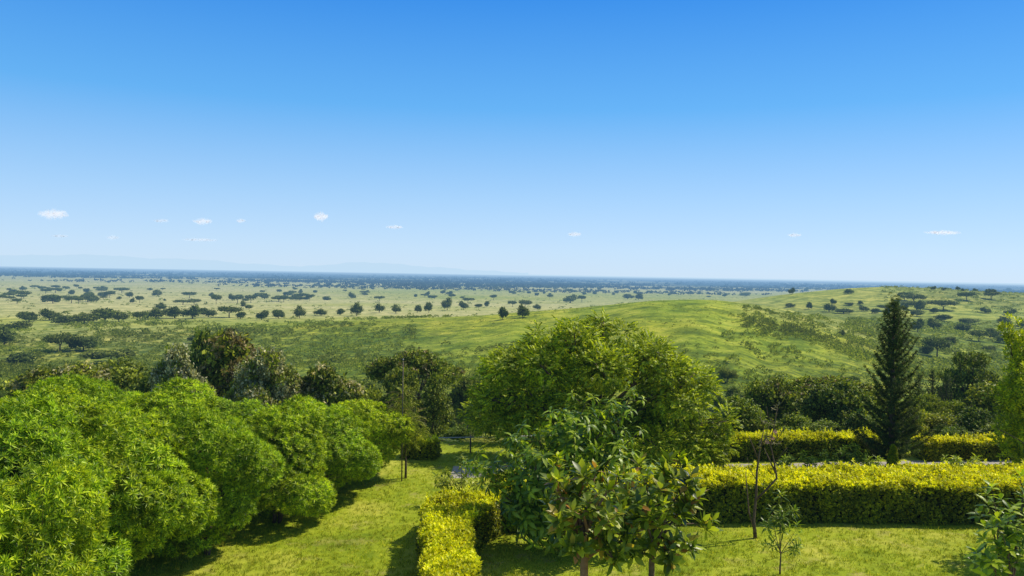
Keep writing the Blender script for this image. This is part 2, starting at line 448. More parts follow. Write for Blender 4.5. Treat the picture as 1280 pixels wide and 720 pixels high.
dry_or_lit = np.maximum(dry_or_lit, .35 * sm(u, 900, 960) * (1 - sm(u, 1060, 1120)) * sm(yy, 255, 300) * (1 - sm(yy, 330, 400)))  # spur crest yellowed to look sunlit, painted through this mask
wood = .36 * sm(yy, 2300, 3300) + .16 * sm(yy, 3300, 5200)
scrubby = np.clip(.75 * sm(u, 880, 950) * (1 - sm(u, 1060, 1130)) * sm(yy, 340, 380) * (1 - sm(yy, 560, 640)) + (1 - sm(u, 470, 640)) * (1 - sm(yy, 260, 380)) + (1 - sm(yy, 135, 215)) + sm(u, 930, 1000) * (1 - sm(yy, 420, 560)) * (.4 + .6 * sm(u, 1040, 1120)) + .8 * sm(u, 1090, 1180) * sm(yy, 560, 650), 0, 1) * .9
for nm_, arr in (('dry_or_lit', dry_or_lit), ('wood', wood), ('scrubby', scrubby)):
    at_ = me.attributes.new(nm_, 'FLOAT', 'POINT'); at_.data.foreach_set('value', arr.astype(np.float32))
tag(obj("savanna", me), "green grassy hills rolling down to the straw coloured savanna plain", "terrain", kind='structure')

def lawn_material():
    m, n, l = new_mat("lawn_turf")
    geo = n.new('ShaderNodeNewGeometry'); pos = geo.outputs['Position']
    a = noise(n, l, pos, .35, 5, .6); b_ = noise(n, l, pos, 5, 6, .7); d = noise(n, l, pos, 40, 3, .7)
    c = ramp(n, l, a, [(.3, (.15,.21,.012)), (.5, (.28,.34,.020)), (.72, (.48,.46,.08))])
    e_ = noise(n, l, pos, 1.1, 6, .7)
    c = mixc(n, l, ramp(n, l, e_, [(.54, (0,0,0)), (.68, (.75,.75,.75))]), c, (.36, .31, .11))
    c = mixc(n, l, ramp(n, l, e_, [(.30, (.7,.7,.7)), (.44, (0,0,0))]), c, (.09, .16, .015))
    c = mixc(n, l, .9, c, ramp(n, l, b_, [(.3, (.65,.7,.6)), (.7, (1.25,1.2,1.1))]), 'MULTIPLY')
    c = mixc(n, l, .7, c, ramp(n, l, d, [(.3, (.6,.65,.6)), (.7, (1.3,1.25,1.2))]), 'MULTIPLY')
    p = n.new('ShaderNodeBsdfPrincipled'); p.inputs['Roughness'].default_value = .95; p.inputs['Specular IOR Level'].default_value = .1
    l.new(c, p.inputs['Base Color'])
    b = n.new('ShaderNodeBump'); b.inputs['Strength'].default_value = .8; b.inputs['Distance'].default_value = .04; l.new(b_, b.inputs['Height']); l.new(b.outputs[0], p.inputs['Normal'])
    return finish(m, n, l, p.outputs[0])
me = grid_mesh("lawn", np.linspace(-40, 33, 20), np.linspace(-1500, 2800, 520), lawn_material(), lambda x, y: x * 0)
tag(obj("lawn", me), "flat mown garden lawn on the terrace", "lawn", kind='structure')

# garden road crossing behind the hedge: a sheet 4 mm above the lawn
ra, rb = at(560, 597, 27.9), at(1040, 581.5, 30.0)
A = Acc()
xs = np.linspace(-2.0, 40, 60)
yc = ra[1] + (xs - ra[0]) * (rb[1] - ra[1]) / (rb[0] - ra[0])
w = .85 - .42 * np.clip((xs - 1) / 4, 0, 1) + .06 * np.sin(xs * 1.7)
V = np.concatenate([np.stack([xs, yc - w, xs * 0 + .004], 1), np.stack([xs, yc + w, xs * 0 + .004], 1)])
i = np.arange(59); T = np.concatenate([np.stack([i, i + 1, i + 61], 1), np.stack([i, i + 61, i + 60], 1)])
A.add(V, T)
tag(obj("garden_road", A.mesh("garden_road", plain_mat("pale_gravel", (.26,.23,.19), (.44,.40,.34), 6))), "pale gravel garden road running behind the long hedge", "road", kind='structure')

# far blue hills on the horizon
def ridge(name, pts, d, label):
    A = Acc(); xs = np.linspace(pts[0][0], pts[-1][0], 90)
    ys = np.interp(xs, [p[0] for p in pts], [p[1] for p in pts])
    k = np.hanning(7); k /= k.sum(); ys = np.convolve(np.pad(ys, 3, mode='edge'), k, 'valid')
    ys = ys + .5 * np.sin(xs * .11) + .35 * np.sin(xs * .27 + 1)
    P = np.array([at(x, y, d) for x, y in zip(xs, ys)])
    n_ = len(P); lo = P.copy(); lo[:, 2] = -120; lo[:, 1] -= d * .08; bk = P.copy(); bk[:, 2] = -120; bk[:, 1] += d * .08
    V = np.vstack([lo, P, bk]); T = []
    for j in range(2):
        for i in range(n_ - 1):
            a = j * n_ + i; T += [(a, a + 1, a + n_ + 1), (a, a + n_ + 1, a + n_)]
    A.add(V, T)
    tag(obj(name, A.mesh(name, RIDGE), None), label, "hills", kind='structure')
m_, n_, l_ = new_mat("far_hillside")
p_ = n_.new('ShaderNodeBsdfPrincipled'); p_.inputs['Base Color'].default_value = (.05, .07, .05, 1); p_.inputs['Roughness'].default_value = 1
RIDGE = finish(m_, n_, l_, p_.outputs[0])
ridge("distant_hills", [(-400, 331), (-150, 318), (60, 319), (120, 318), (190, 323), (250, 324), (300, 329), (360, 332), (430, 337)], 65000, "low blue hills on the horizon at left")
ridge("distant_hills", [(340, 336), (395, 332), (440, 328), (475, 328), (505, 331), (545, 334), (600, 338), (660, 341)], 48000, "low blue hill on the horizon left of centre")

# ------------------------------------------------------------------ grass blades on the lawn
def blade_tpl():
    A = Acc()
    for i in range(7):
        v, f = leaf(random.uniform(.05, .10), .010, True, droop=.3)
        d = (random.uniform(-.6, .6), random.uniform(-.6, .6), 1)
        A.add(rot_to(v, d, random.uniform(0, 6)) + np.array([random.uniform(-.05, .05), random.uniform(-.05, .05), 0]), f)
    return np.vstack(A.V), np.vstack(A.T)
A = Acc()
n = 34000
gy = 15 + 18 * rng.random(n) ** 1.3; gx = rng.uniform(-.55, .69, n) * gy
ryc = ra[1] + (gx - ra[0]) * (rb[1] - ra[1]) / (rb[0] - ra[0])
keep = (np.abs(gy - ryc) > 1.0) | (gx < -2.0)
P = np.stack([gx, gy, gx * 0 - .01], 1)[keep]
for k in range(3):
    q = P[k::3]; scatter(A, blade_tpl(), q, np.stack([rng.normal(0, .12, len(q)), rng.normal(0, .12, len(q)), np.ones(len(q))], 1), rng.uniform(.5, 1.2, len(q)))
tag(obj("lawn_grass", A.mesh("lawn_grass", MAT['grass'])), "short mown grass of the garden lawn", "grass", kind='stuff')

# ------------------------------------------------------------------ clipped rosette shrubs, left row
ros = [rosette(18, .135, .026, 10, 95, droop=.15) for _ in range(3)]
def make_bush(name, hh, rx, seed):
    r = np.random.default_rng(seed)
    lobes = [(0, 0, hh * .54, rx * .86, rx * .86, hh * .42)]
    for i in range(15):
        az = i * 2.4 + r.uniform(-.3, .3); z = .16 + .74 * ((i * .618) % 1)
        rr = rx * math.sqrt(max(.12, 1 - ((z - .5) / .5) ** 2)) * .78
        lobes.append((math.cos(az) * rr, math.sin(az) * rr, z * hh, rx * r.uniform(.36, .50), rx * r.uniform(.36, .50), hh * r.uniform(.13, .18)))
    n = int(3300 * (hh / 4) * (rx / 1.7))
    p, nm = lobe_points(lobes, n, (.82, 1.06), r, .84)
    k = p[:, 2] > hh * .10; p, nm = p[k], nm[k]
    d = nm + np.array([0, 0, .45]) + r.normal(0, .25, p.shape)
    A = Acc()
    for j in range(3): scatter(A, ros[j], p[j::3], d[j::3], r.uniform(.75, 1.25, len(p[j::3])), 0, r)
    p2, nm2 = lobe_points(lobes, n // 5, (.5, .85), r, .3)
    scatter(A, ros[0], p2, nm2 + r.normal(0, .5, p2.shape), 1.1, 0, r)
    crown = A.mesh("crown", MAT['bush'])
    B = Acc()
    for s in range(3):
        b = (r.uniform(-.12, .12), r.uniform(-.12, .12), 0)
        sub = [lobes[1 + (s + 3 * q) % 15] for q in range(4)]
        limbs(B, b, sub, .045 + .02 * r.random(), hh * .22, r, 0, lean=(r.uniform(-.3, .3), r.uniform(-.3, .3)), sides=5)
    tr = B.mesh("trunk", MAT['bark'], True)
    e = empty(name, (0, 0, 0)); obj("crown", crown, e); obj("trunk", tr, e)
    return e
GB = "dense rosette leaved shrubs in a row along the left of the lawn"
bushes = [
 # px, depth, height, radius, label
 (8, 12.2, 4.35, 1.35, "bright green shrub cut by the left edge of the photo, nearest of the row"),
 (10, 14.8, 5.0, 1.75, "tall shrub at the left edge behind the nearest bright one"),
 (140, 17.3, 4.75, 1.75, "big rounded shrub second in front on the left, largest full crown of the row"),
 (266, 19.5, 4.15, 1.40, "shrub with bare stems showing under its crown near the bottom of the photo"),
 (350, 22.0, 3.8, 1.42, "middle shrub of the row, right of the one with bare stems"),
 (408, 24.4, 3.4, 1.5, "second last shrub of the row toward the road"),
 (457, 26.8, 3.15, 1.42, "farthest shrub of the row, beside the tall thin pole"),
 (20, 19.5, 4.55, 1.8, "back shrub whose top shows at the left edge above the row"),
 (205, 21.8, 4.25, 1.9, "back shrub whose top fills the gap behind the stems shrub"),
 (300, 25.0, 3.4, 1.9, "back shrub whose crown shows behind the middle of the row"),
 (95, 23.0, 4.5, 1.9, "back shrub topping the row above the largest crown"),
]
protos = [make_bush("rosette_shrub", 4.0, 1.6, s) for s in (1, 2, 3, 4)]
for i, (px, d, hh, rx, lab) in enumerate(bushes):
    p = at(px, 400, d); loc = (p[0], p[1], 0); s = (rx / 1.6, rx / 1.6, hh * .86 / 4.0)
    if i < 4:
        o = protos[i]; o.location = tuple(float(c) for c in loc); o.scale = s; tag(o, lab, "shrub", GB)
    else: copy_thing(protos[i % 4], loc, i * 1.7, s, lab, GB)
    if i < 4: o.rotation_euler = (0, 0, i * 1.3)

# ------------------------------------------------------------------ hedges
hl = [rosette(5, .085, .055, 15, 85, droop=.1) for _ in range(2)]
def hedge(name, poly, hgt, label, group, seed, topcut=None):
    """poly: footprint centre line points with half widths [(x, y, hw), ...]"""
    r = np.random.default_rng(seed)
    pts = np.array(poly, float); c = pts[:, :2]; seg = np.linalg.norm(np.diff(c, axis=0), axis=1); cum = np.concatenate([[0], np.cumsum(seg)]); Lt = cum[-1]
    def frame(s):
        x = np.interp(s, cum, c[:, 0]); y = np.interp(s, cum, c[:, 1]); hw = np.interp(s, cum, pts[:, 2])
        k = np.clip(np.searchsorted(cum, s) - 1, 0, len(seg) - 1)
        t = np.diff(c, axis=0)[k] / seg[k][..., None]
        return np.stack([x, y], -1), t, np.stack([-t[..., 1], t[..., 0]], -1), hw
    def bumps(s, v): return .05 * np.sin(s * 2.3 + v * 2) + .035 * np.sin(s * 5.1 + v * 4.1 + 1) + .02 * np.sin(s * 11 + 2)
    e = empty(name, (0, 0, 0))
    # dark twiggy core
    A = Acc(); ns = max(8, int(Lt / .3)); S = np.linspace(.1, Lt - .1, ns); P, t, nn, hw = frame(S)
    ring = []
    for sx, z in ((-1, .03), (-1.0, hgt * .6), (-.86, hgt - .10), (.86, hgt - .10), (1.0, hgt * .6), (1, .03)):
        q = P + nn * (sx * (hw - .12))[:, None]
        ring.append(np.column_stack([q, z + bumps(S, sx) * (z > .5)]))
    V = np.stack(ring, 1).reshape(-1, 3); T = []
    for i in range(ns - 1):
        for j in range(5):
            a = i * 6 + j; T += [(a, a + 1, a + 7), (a, a + 7, a + 6)]
    for b in (0, (ns - 1) * 6): T += [(b, b + 1, b + 2), (b, b + 2, b + 3), (b, b + 3, b + 4), (b, b + 4, b + 5)]
    A.add(V, T)
    core = obj("branches", A.mesh("branches", MAT['hedgecore']), e)
    # leaves: golden top skin, green sides
    def fill(n, kind):
        s = r.uniform(0, Lt, n); 
        if kind == 'top': v = r.uniform(-1.02, 1.02, n); z = hgt + bumps(s, v) - .07 * np.abs(v) ** 6 + r.normal(0, .035, n); d0 = np.stack([v * 0, v * 0, v * 0 + 1], 1)
        else: v = np.where(r.random(n) < .5, -1, 1) * r.uniform(.90, 1.05, n); z = hgt * (1 - r.random(n) ** .9 * .97)
        P, t, nn, hw = frame(s)
        v = v * (1 + .05 * np.sin(s * 3.1 + z * 4) / np.maximum(hw, .5))
        q = P + nn * (v * hw)[:, None]
        if kind != 'top': d0 = np.column_stack([nn * np.sign(v)[:, None], np.full(n, .5)])
        return np.column_stack([q, z]), d0 + r.normal(0, .35, (n, 3))
    def ends(n):
        s = np.where(r.random(n) < .5, .0, Lt) + r.normal(0, .05, n); s = np.clip(s, 0, Lt)
        P, t, nn, hw = frame(s); sg = np.where(s < Lt / 2, -1, 1)
        q = P + nn * (r.uniform(-1, 1, n) * hw)[:, None] + t * (sg * r.uniform(-.05, .06, n))[:, None]
        return np.column_stack([q, hgt * (1 - r.random(n) * .97)]), np.column_stack([t * sg[:, None], np.full(n, .5)]) + r.normal(0, .35, (n, 3))
    mw = pts[:, 2].mean()
    A = Acc()
    P_, D_ = fill(int(Lt * mw * 2 * 680), 'top'); scatter(A, hl[0], P_, D_, r.uniform(.6, 1.15, len(P_)), 0, r)
    # wispy shoots
    P_, D_ = fill(int(Lt * mw * 2 * 22), 'top'); scatter(A, rosette(7, .09, .05, 10, 70, stem=.10), P_ + [0, 0, .05], D_ * .4 + [0, 0, 1], r.uniform(.7, 1.3, len(P_)), 0, r)
    P_, D_ = fill(int(Lt * 160), 'side'); k = P_[:, 2] > hgt * .80; scatter(A, hl[1], P_[k], D_[k], 1.0, 0, r)
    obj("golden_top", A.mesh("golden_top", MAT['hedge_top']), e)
    A = Acc()
    P_, D_ = fill(int(Lt * hgt * 2 * 330), 'side'); scatter(A, hl[1], P_, D_, r.uniform(.7, 1.25, len(P_)), 0, r)
    P_, D_ = ends(int(mw * 4 * hgt * 330)); scatter(A, hl[1], P_, D_, r.uniform(.7, 1.25, len(P_)), 0, r)
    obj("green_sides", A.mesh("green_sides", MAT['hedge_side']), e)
    tag(e, label, "hedge", group)
    return e
GH = "clipped golden topped garden hedges"
g0 = at(640, 600, 23.6)
hedge("clipped_hedge", [(-.2, 22.3, .9), (2.5, 23.2, .95), (5.5, 23.6, .95), (10, 23.9, 1.05), (14, 24.2, 1.3), (17.5, 24.4, 1.4), (26, 25, 1.5)], 1.10, "long golden topped hedge crossing the right half of the lawn", GH, 21)
hedge("clipped_hedge", [(-1.05, 15.2, .55), (-1.28, 17.3, .55), (-1.5, 19.1, .58), (-1.42, 20.4, .78), (-1.0, 21.9, .92)], .94, "curving golden hedge running toward the viewer at the bottom centre", GH, 23)
def hp(px, py, d): p = at(px, py, d); return p[0], p[1]
b0 = hp(905, 575, 30.8); b1 = hp(1092, 575, 31.6); b2 = hp(1148, 575, 31.4); b3 = hp(1300, 575, 32)
hedge("clipped_hedge", [(*b0, .5), (*b1, .5)], .84, "far golden hedge behind the road, left of the tall conifer", GH, 24)
hedge("clipped_hedge", [(*b2, .45), (*b3, .45)], .72, "far golden hedge behind the road, right of the tall conifer", GH, 25)
b4 = hp(506, 575, 30.2); b5 = hp(546, 575, 30.0)
hedge("clipped_hedge", [(*b4, .4), (*b5, .4)], .62, "tiny dark hedge block behind the pole at the lawn's far end", GH, 26)

# ------------------------------------------------------------------ feathery centre tree
def make_tree(name, lobes, tpl, ns, mat, bark, r0, h0, seed, scale=(.8, 1.2), upb=.3, jr=(.7, 1.05), hang=False, inner=.55, lean=(0, 0), second=None, dens_in=.25, sides=6, cnt=None, low=-1.0):
    r = np.random.default_rng(seed)
    A = Acc(); tpls = tpl if isinstance(tpl, list) else [tpl]
    p, nm = lobe_points(lobes, ns, jr, r, inner, low)
    d = nm + np.array([0, 0, upb]) + r.normal(0, .3, p.shape)
    sel = r.random(len(p))
    f = scatter_up if hang else scatter
    for j, tp in enumerate(tpls):
        k = (np.arange(len(p)) % len(tpls) == j)
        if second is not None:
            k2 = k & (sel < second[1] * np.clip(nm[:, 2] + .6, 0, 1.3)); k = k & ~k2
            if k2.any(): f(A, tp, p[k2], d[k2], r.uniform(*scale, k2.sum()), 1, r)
        f(A, tp, p[k], d[k], r.uniform(*scale, k.sum()), 0, r)
    if dens_in:
        p, nm = lobe_points(lobes, int(ns * dens_in), (.25, .7), r, .1)
        f(A, tpls[0], p, nm + r.normal(0, .5, p.shape), scale[1], 0, r)
    mats = [MAT[mat]] + ([MAT[second[0]]] if second else [])
    e = empty(name, (0, 0, 0)); obj("crown", A.mesh("crown", mats), e)
    B = Acc(); limbs(B, (0, 0, 0), lobes, r0, h0, r, 0, lean=lean, sides=sides, count=cnt)
    obj("trunk", B.mesh("trunk", MAT[bark], True), e)
    return e
fr = [frond(.36, 6, .13, .050, .22) for _ in range(3)]
D0 = 30.5
def ell(px, py, rpx, rpy, d, base, ry=None):   # lobe from its place and size in metres derived from the photo
    p = at(px, py, d); return (p[0] - base[0], p[1] - base[1], p[2] - base[2], rpx * d / F, (ry or rpx) * d / F, rpy * d / F)
base = at(745, 592, D0); base[2] = 0
lob = [ell(*q, base) for q in [
 (690,450,48,40,30.5),(740,430,48,34,30.5),(640,480,42,36,30.8),(800,460,52,38,30.3),(848,500,46,38,30.2),(872,545,40,34,30.0),(620,520,32,28,30.6),
 (750,480,60,45,29.6),(700,500,50,40,29.8),(820,530,50,42,29.6),(780,560,50,30,29.4),(700,560,40,30,30.4),(650,530,34,26,30.2),(760,415,30,20,30.8),(715,412,28,20,30.3),(820,440,28,22,31),(670,430,24,18,30.8),(880,575,28,18,29.6),(893,525,22,24,30),(885,555,26,20,30),(862,480,30,26,30.2),(835,452,30,24,30.2),(605,500,22,20,30.6),(620,460,20,18,30.8)]]
def sublobes(L, k, f, r):
    out = []
    for a in L:
        for i in range(k):
            d = norm(r.normal(0, 1, 3)); out.append(tuple(np.array(a[:3]) + d * np.array(a[3:]) * (1 - f * .8) + 0.0) + tuple(np.array(a[3:]) * f * r.uniform(.75, 1.25)))
    return out
lob = sublobes(lob, 5, .42, np.random.default_rng(5))
t = make_tree("feathery_tree", lob, fr, 8600, 'frond', 'bark', .16, 1.3, 31, (.8, 1.3), .35, (.72, 1.12), True, .7, second=('lime', .30), dens_in=.12, cnt=34)  # lime sprays on upward faces paint in sunlit yellow-green highlights
t.location = tuple(base); tag(t, "big spreading feathery leaved tree in the centre behind the hedge", "tree")
# its left neighbour, darker, trunk visible
base = at(637, 566, 33.5); base[2] = H(base[0], base[1])
lob = [ell(*q, base) for q in [(640,505,34,26,33.6),(605,515,26,18,33.8),(660,520,26,20,33.4),(625,488,22,14,34)]]
t = make_tree("feathery_tree", lob, fr, 1000, 'frond', 'bark', .10, 1.6, 32, (.8, 1.2), .3, (.6, 1.05), True, .5)
t.location = tuple(base); tag(t, "small dark tree with its bare trunk showing left of the big centre tree", "tree")

# ------------------------------------------------------------------ broad leaved garden saplings in front
dro = [rosette(9, .30, .10, 50, 125, cheap=False, droop=.45, stem=.12) for _ in range(3)]
pad = [rosette(10, .27, .10, 20, 105, cheap=False, droop=.12, stem=.05) for _ in range(3)]
def shooty(name, base, tips, tpl, mat, bark, r0, fork, seed, per=6, sc=(.8, 1.15), spread=.5, extra=0, lobes=None, second=None, midfr=(.5, 1.0)):
    """plant made of branches ending in leaf whorls; tips are world points"""
    r = np.random.default_rng(seed); base = np.array(base, float)
    A = Acc(); B = Acc(); fk = np.array([0, 0, fork])
    tube(B, bend((0, 0, 0), fk, .03, 6, r), np.linspace(r0 * 1.2, r0 * .8, 6), 8)
    PP, DD = [], []
    for tp in tips:
        q = np.array(tp) - base; s = fk * r.uniform(.75, 1.0)
        pts = bend(s, q, .07, 8, r); tube(B, pts, np.linspace(r0 * .55, r0 * .13, 8), 5)
        for j in range(per):
            k = r.uniform(*midfr); i0 = min(int(k * 7), 6); pp = pts[i0] * (1 - (k * 7 - i0)) + pts[i0 + 1] * (k * 7 - i0)
            off = norm(r.normal(0, 1, 3) + [0, 0, .5]) * spread * r.uniform(.3, 1) if j else np.zeros(3)
            if j == 0: pp = q
            else: tube(B, [pp, pp + off * .6, pp + off + [0, 0, .05]], [r0 * .18, r0 * .12, r0 * .08], 4)
            PP.append(pp + off); DD.append(norm(off + norm(pts[-1] - pts[-3]) * .6 + np.array([0, 0, .5])))
    if lobes is not None:
        p, nm = lobe_points([tuple(np.array(l[:3])) + tuple(l[3:]) for l in lobes], extra, (.4, 1.0), r, .1)
        PP += list(p); DD += list(nm + [0, 0, .4])
    PP = np.array(PP); DD = np.array(DD) + r.normal(0, .15, (len(PP), 3))
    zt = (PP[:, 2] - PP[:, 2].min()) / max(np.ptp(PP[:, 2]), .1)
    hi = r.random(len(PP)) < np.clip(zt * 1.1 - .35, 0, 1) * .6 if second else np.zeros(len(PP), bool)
    for j in range(len(tpl)):
        for mm, hh_ in ((0, ~hi), (1, hi)):
            k = (np.arange(len(PP)) % len(tpl) == j) & hh_
            scatter(A, tpl[j], PP[k], DD[k], r.uniform(*sc, k.sum()) * (1 - .2 * mm), mm, r)
    e = empty(name, base); obj("leaves", A.mesh("leaves", [MAT[mat]] + ([MAT[second]] if second else [])), e)
    obj("stem", B.mesh("stem", MAT[bark], True), e)
    return e
D1 = 20.2
base = at(705, 690, D1); base[2] = 0
lob = [ell(*q, base) for q in [(700,600,70,55,20.3),(660,620,45,45,20.2),(755,620,50,45,20),(690,650,60,35,20.2),(715,545,45,35,20.2)]]
tips = [at(*q) for q in [(735,497,20.2),(765,510,20.5),(700,520,20),(655,535,20.1),(790,492,20.6),(640,555,20.3),(600,590,20.2),(585,580,20.6),(800,540,20.4),(770,560,19.8),(720,560,19.4),(670,575,19.4),(615,610,19.8),(810,590,20.2),(690,610,19),(640,640,19.4),(750,620,19),(625,570,21),(745,535,21),(660,650,19.6)]]
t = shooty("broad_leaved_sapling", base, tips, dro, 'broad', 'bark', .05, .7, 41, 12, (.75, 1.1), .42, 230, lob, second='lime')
tag(t, "bushy young tree with dark glossy drooping leaves in the middle of the lawn", "young tree")
D2 = 13.2
base = at(727, 700, D2); base[2] = 0
z2 = at(727, 655, D2)[2]
tips = [at(*q) for q in [(690,605,13.3),(700,650,12.8),(745,590,13.3),(775,600,13.0),(735,630,12.6),(760,650,12.6),(712,685,12.7),(685,635,13.5),(768,700,12.8),(715,618,13.6),(752,612,13.8),(775,640,13.2),(748,672,12.9),(728,592,13.6),(782,675,13.0),(692,585,13.8)]]
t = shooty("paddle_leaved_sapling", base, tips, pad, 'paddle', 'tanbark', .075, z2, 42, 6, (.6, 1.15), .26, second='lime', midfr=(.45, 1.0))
tag(t, "young tree with thick tan trunk and paddle shaped leaves at the bottom centre", "young tree", "paddle leaved young trees at the bottom of the lawn")
base = at(816, 700, 13.6); base[2] = 0; z2 = at(816, 655, 13.6)[2]
tips = [at(*q) for q in [(800,585,13.6),(835,592,13.8),(862,600,13.4),(870,625,13.6),(800,625,13),(830,630,13.1),(858,690,13.2),(838,705,13.0),(795,650,13.2),(850,575,14),(820,600,14.2),(875,655,14),(785,615,13.4),(812,648,13.0),(790,690,13.2),(845,645,13.4)]]
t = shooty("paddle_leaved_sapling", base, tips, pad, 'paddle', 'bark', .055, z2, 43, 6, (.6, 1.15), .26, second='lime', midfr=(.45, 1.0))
tag(t, "young tree with thin dark trunk and reddish paddle shaped leaves right of the tan trunk", "young tree", "paddle leaved young trees at the bottom of the lawn")

# bottom right leafy sapling
base = at(1262, 715, 14.2); base[2] = 0
tips = [at(*q) for q in [(1240,612,14.2),(1262,640,14),(1280,625,14.3),(1245,660,13.8),(1222,695,13.8),(1280,670,14),(1262,690,13.8),(1240,705,13.6),(1300,650,14.2),(1235,635,14.4),(1275,600,14.8)]]
t = shooty("leafy_sapling", base, tips, [rosette(8, .24, .085, 30, 100, cheap=False, droop=.2, stem=.08) for _ in range(2)], 'broad', 'bark', .04, 1.4, 44, 6, (.75, 1.1), .25)
tag(t, "glossy leafy sapling cut by the bottom right corner of the photo", "young tree")

# shrub before the road at centre left
base = at(577, 622, 24); base[2] = 0
tips = [at(*q) for q in [(560,592,24),(575,575,24.2),(592,580,24),(605,590,24.3),(555,600,23.8),(580,600,23.6),(600,605,24),(548,608,24)]]
t = shooty("loose_shrub", base, tips, [rosette(8, .20, .06, 40, 115, cheap=False, droop=.4, stem=.08) for _ in range(2)], 'young', 'bark', .03, .25, 45, 7, (.7, 1.1), .28)
tag(t, "loose pale green shrub in front of the gravel road, beside the middle hedge", "shrub")

# young lime green sapling right
base = at(975, 719, 18.8); base[2] = 0
tips = [at(*q) for q in [(976,622,18.8),(965,640,18.8),(990,642,18.9),(958,660,18.7),(996,660,18.8),(975,655,18.6),(960,682,18.8),(992,685,18.7)]]
t = shooty("slender_sapling", base, tips, [rosette(10, .20, .045, 25, 110, cheap=False, droop=.3, stem=.08) for _ in range(2)], 'young', 'bark', .018, .55, 46, 4, (.8, 1.15), .16)
tag(t, "slender pale green sapling standing on the lawn in front of the long hedge", "young tree")

# bare flowering sapling
b = at(944, 676, 21.4); b[2] = 0
B = Acc()
def wp(*l): return [at(x, y, 21.4) - b if y < 670 else np.array([0, 0, 0.0]) for x, y in l]
tube(B, wp((944,676),(942,650),(945,620),(946,590),(950,560),(955,535)), [.055,.04,.034,.03,.02,.008], 7)
tube(B, wp((945,625),(958,612),(971,598),(968,580),(963,555),(968,530),(972,510)), [.03,.028,.026,.022,.016,.012,.006], 6)
tube(B, wp((942,660),(936,640),(934,615),(932,590)), [.03,.022,.016,.008], 5)
tube(B, wp((969,590),(962,575),(955,560)), [.025,.018,.008], 5)
tube(B, wp((948,575),(940,555),(936,545)), [.02,.014,.006], 5)
for q in [((950,560),(958,545),(962,528)),((955,535),(950,522),(952,512)),((963,555),(975,545),(982,530)),((968,530),(960,520),(958,508)),((968,580),(978,566),(984,560)),((946,600),(938,588),(934,572))]:
    tube(B, wp(*q), [.011, .007, .004], 4)
e = empty("bare_sapling", b); obj("stem", B.mesh("stem", MAT['bark'], True), e)
A = Acc(); Pf = np.array(wp((955,532),(965,552),(972,512),(960,545),(950,556)))
scatter(A, rosette(5, .12, .06, 30, 90, cheap=False), np.repeat(Pf, 3, 0) + rng.normal(0, .07, (15, 3)), rng.normal(0, 1, (15, 3)) + [0, 0, 1], .8)
obj("leaves", A.mesh("leaves", MAT['bronze']), e)
A = Acc(); scatter(A, rosette(6, .08, .06, 30, 90, cheap=False), np.array(wp((965,548),(959,553),(969,540))), np.array([[0, -1, .5]] * 3), 1.0)
obj("blossom", A.mesh("blossom", MAT['flower']), e)
tag(e, "nearly bare forked sapling with a few peach blossoms before the long hedge", "young tree")

# small plants before the far hedge
sp = [(1010, 586, 22, .9), (1045, 587, 34, 1.0), (1066, 587, 24, .8), (1090, 587, 18, .7), (984, 588, 16, .7), (1190, 583, 22, .8), (1215, 582, 18, .6)]
for i, (px, py, hpx, w_) in enumerate(sp):
    d = 28.3 + .2 * (i % 3); b = at(px, py, d); b[2] = 0; h_ = (hpx + 6) * d / F; r = np.random.default_rng(300 + i)
    tips = [b + np.array([r.uniform(-.5, .5) * w_, r.uniform(-.3, .3), h_ * r.uniform(.45, 1)]) for _ in range(6)]
    t = shooty("garden_plant", b, tips, [rosette(7, .20, .06, 30, 110, droop=.3, stem=.05)], 'young', 'bark', .018, .15, 310 + i, 4, (.7, 1.2), .18)
    names = ["slightly left of the pair", "tallest", "rounded", "rightmost before the conifer", "leftmost and smallest", "reddish stemmed, right of the conifer", "farthest right"]
    tag(t, "small open leafy plant by the far hedge, " + names[i], "plant", "small planted shrubs along the garden road")
# pale cone shrub beside the conifer
b = at(1116, 584, 29.2); b[2] = 0; r = np.random.default_rng(9); n = 420
z = r.uniform(.05, 1, n); az = r.uniform(0, 6.28, n); rr = .24 * (1 - z) ** .7 * (.6 + .4 * r.random(n)) + .02
p = np.stack([np.cos(az) * rr, np.sin(az) * rr, z * .95], 1); A = Acc()
scatter(A, rosette(5, .10, .04, 20, 80), p, np.stack([np.cos(az) * .5, np.sin(az) * .5, az * 0 + 1], 1), .9)
e = empty("cone_shrub", b); obj("crown", A.mesh("crown", MAT['lime']), e)
B = Acc(); tube(B, [(0, 0, 0), (0, 0, .8)], [.02, .008], 5); obj("stem", B.mesh("stem", MAT['bark']), e)
tag(e, "small pale lime cone shaped shrub at the foot of the tall conifer", "shrub")

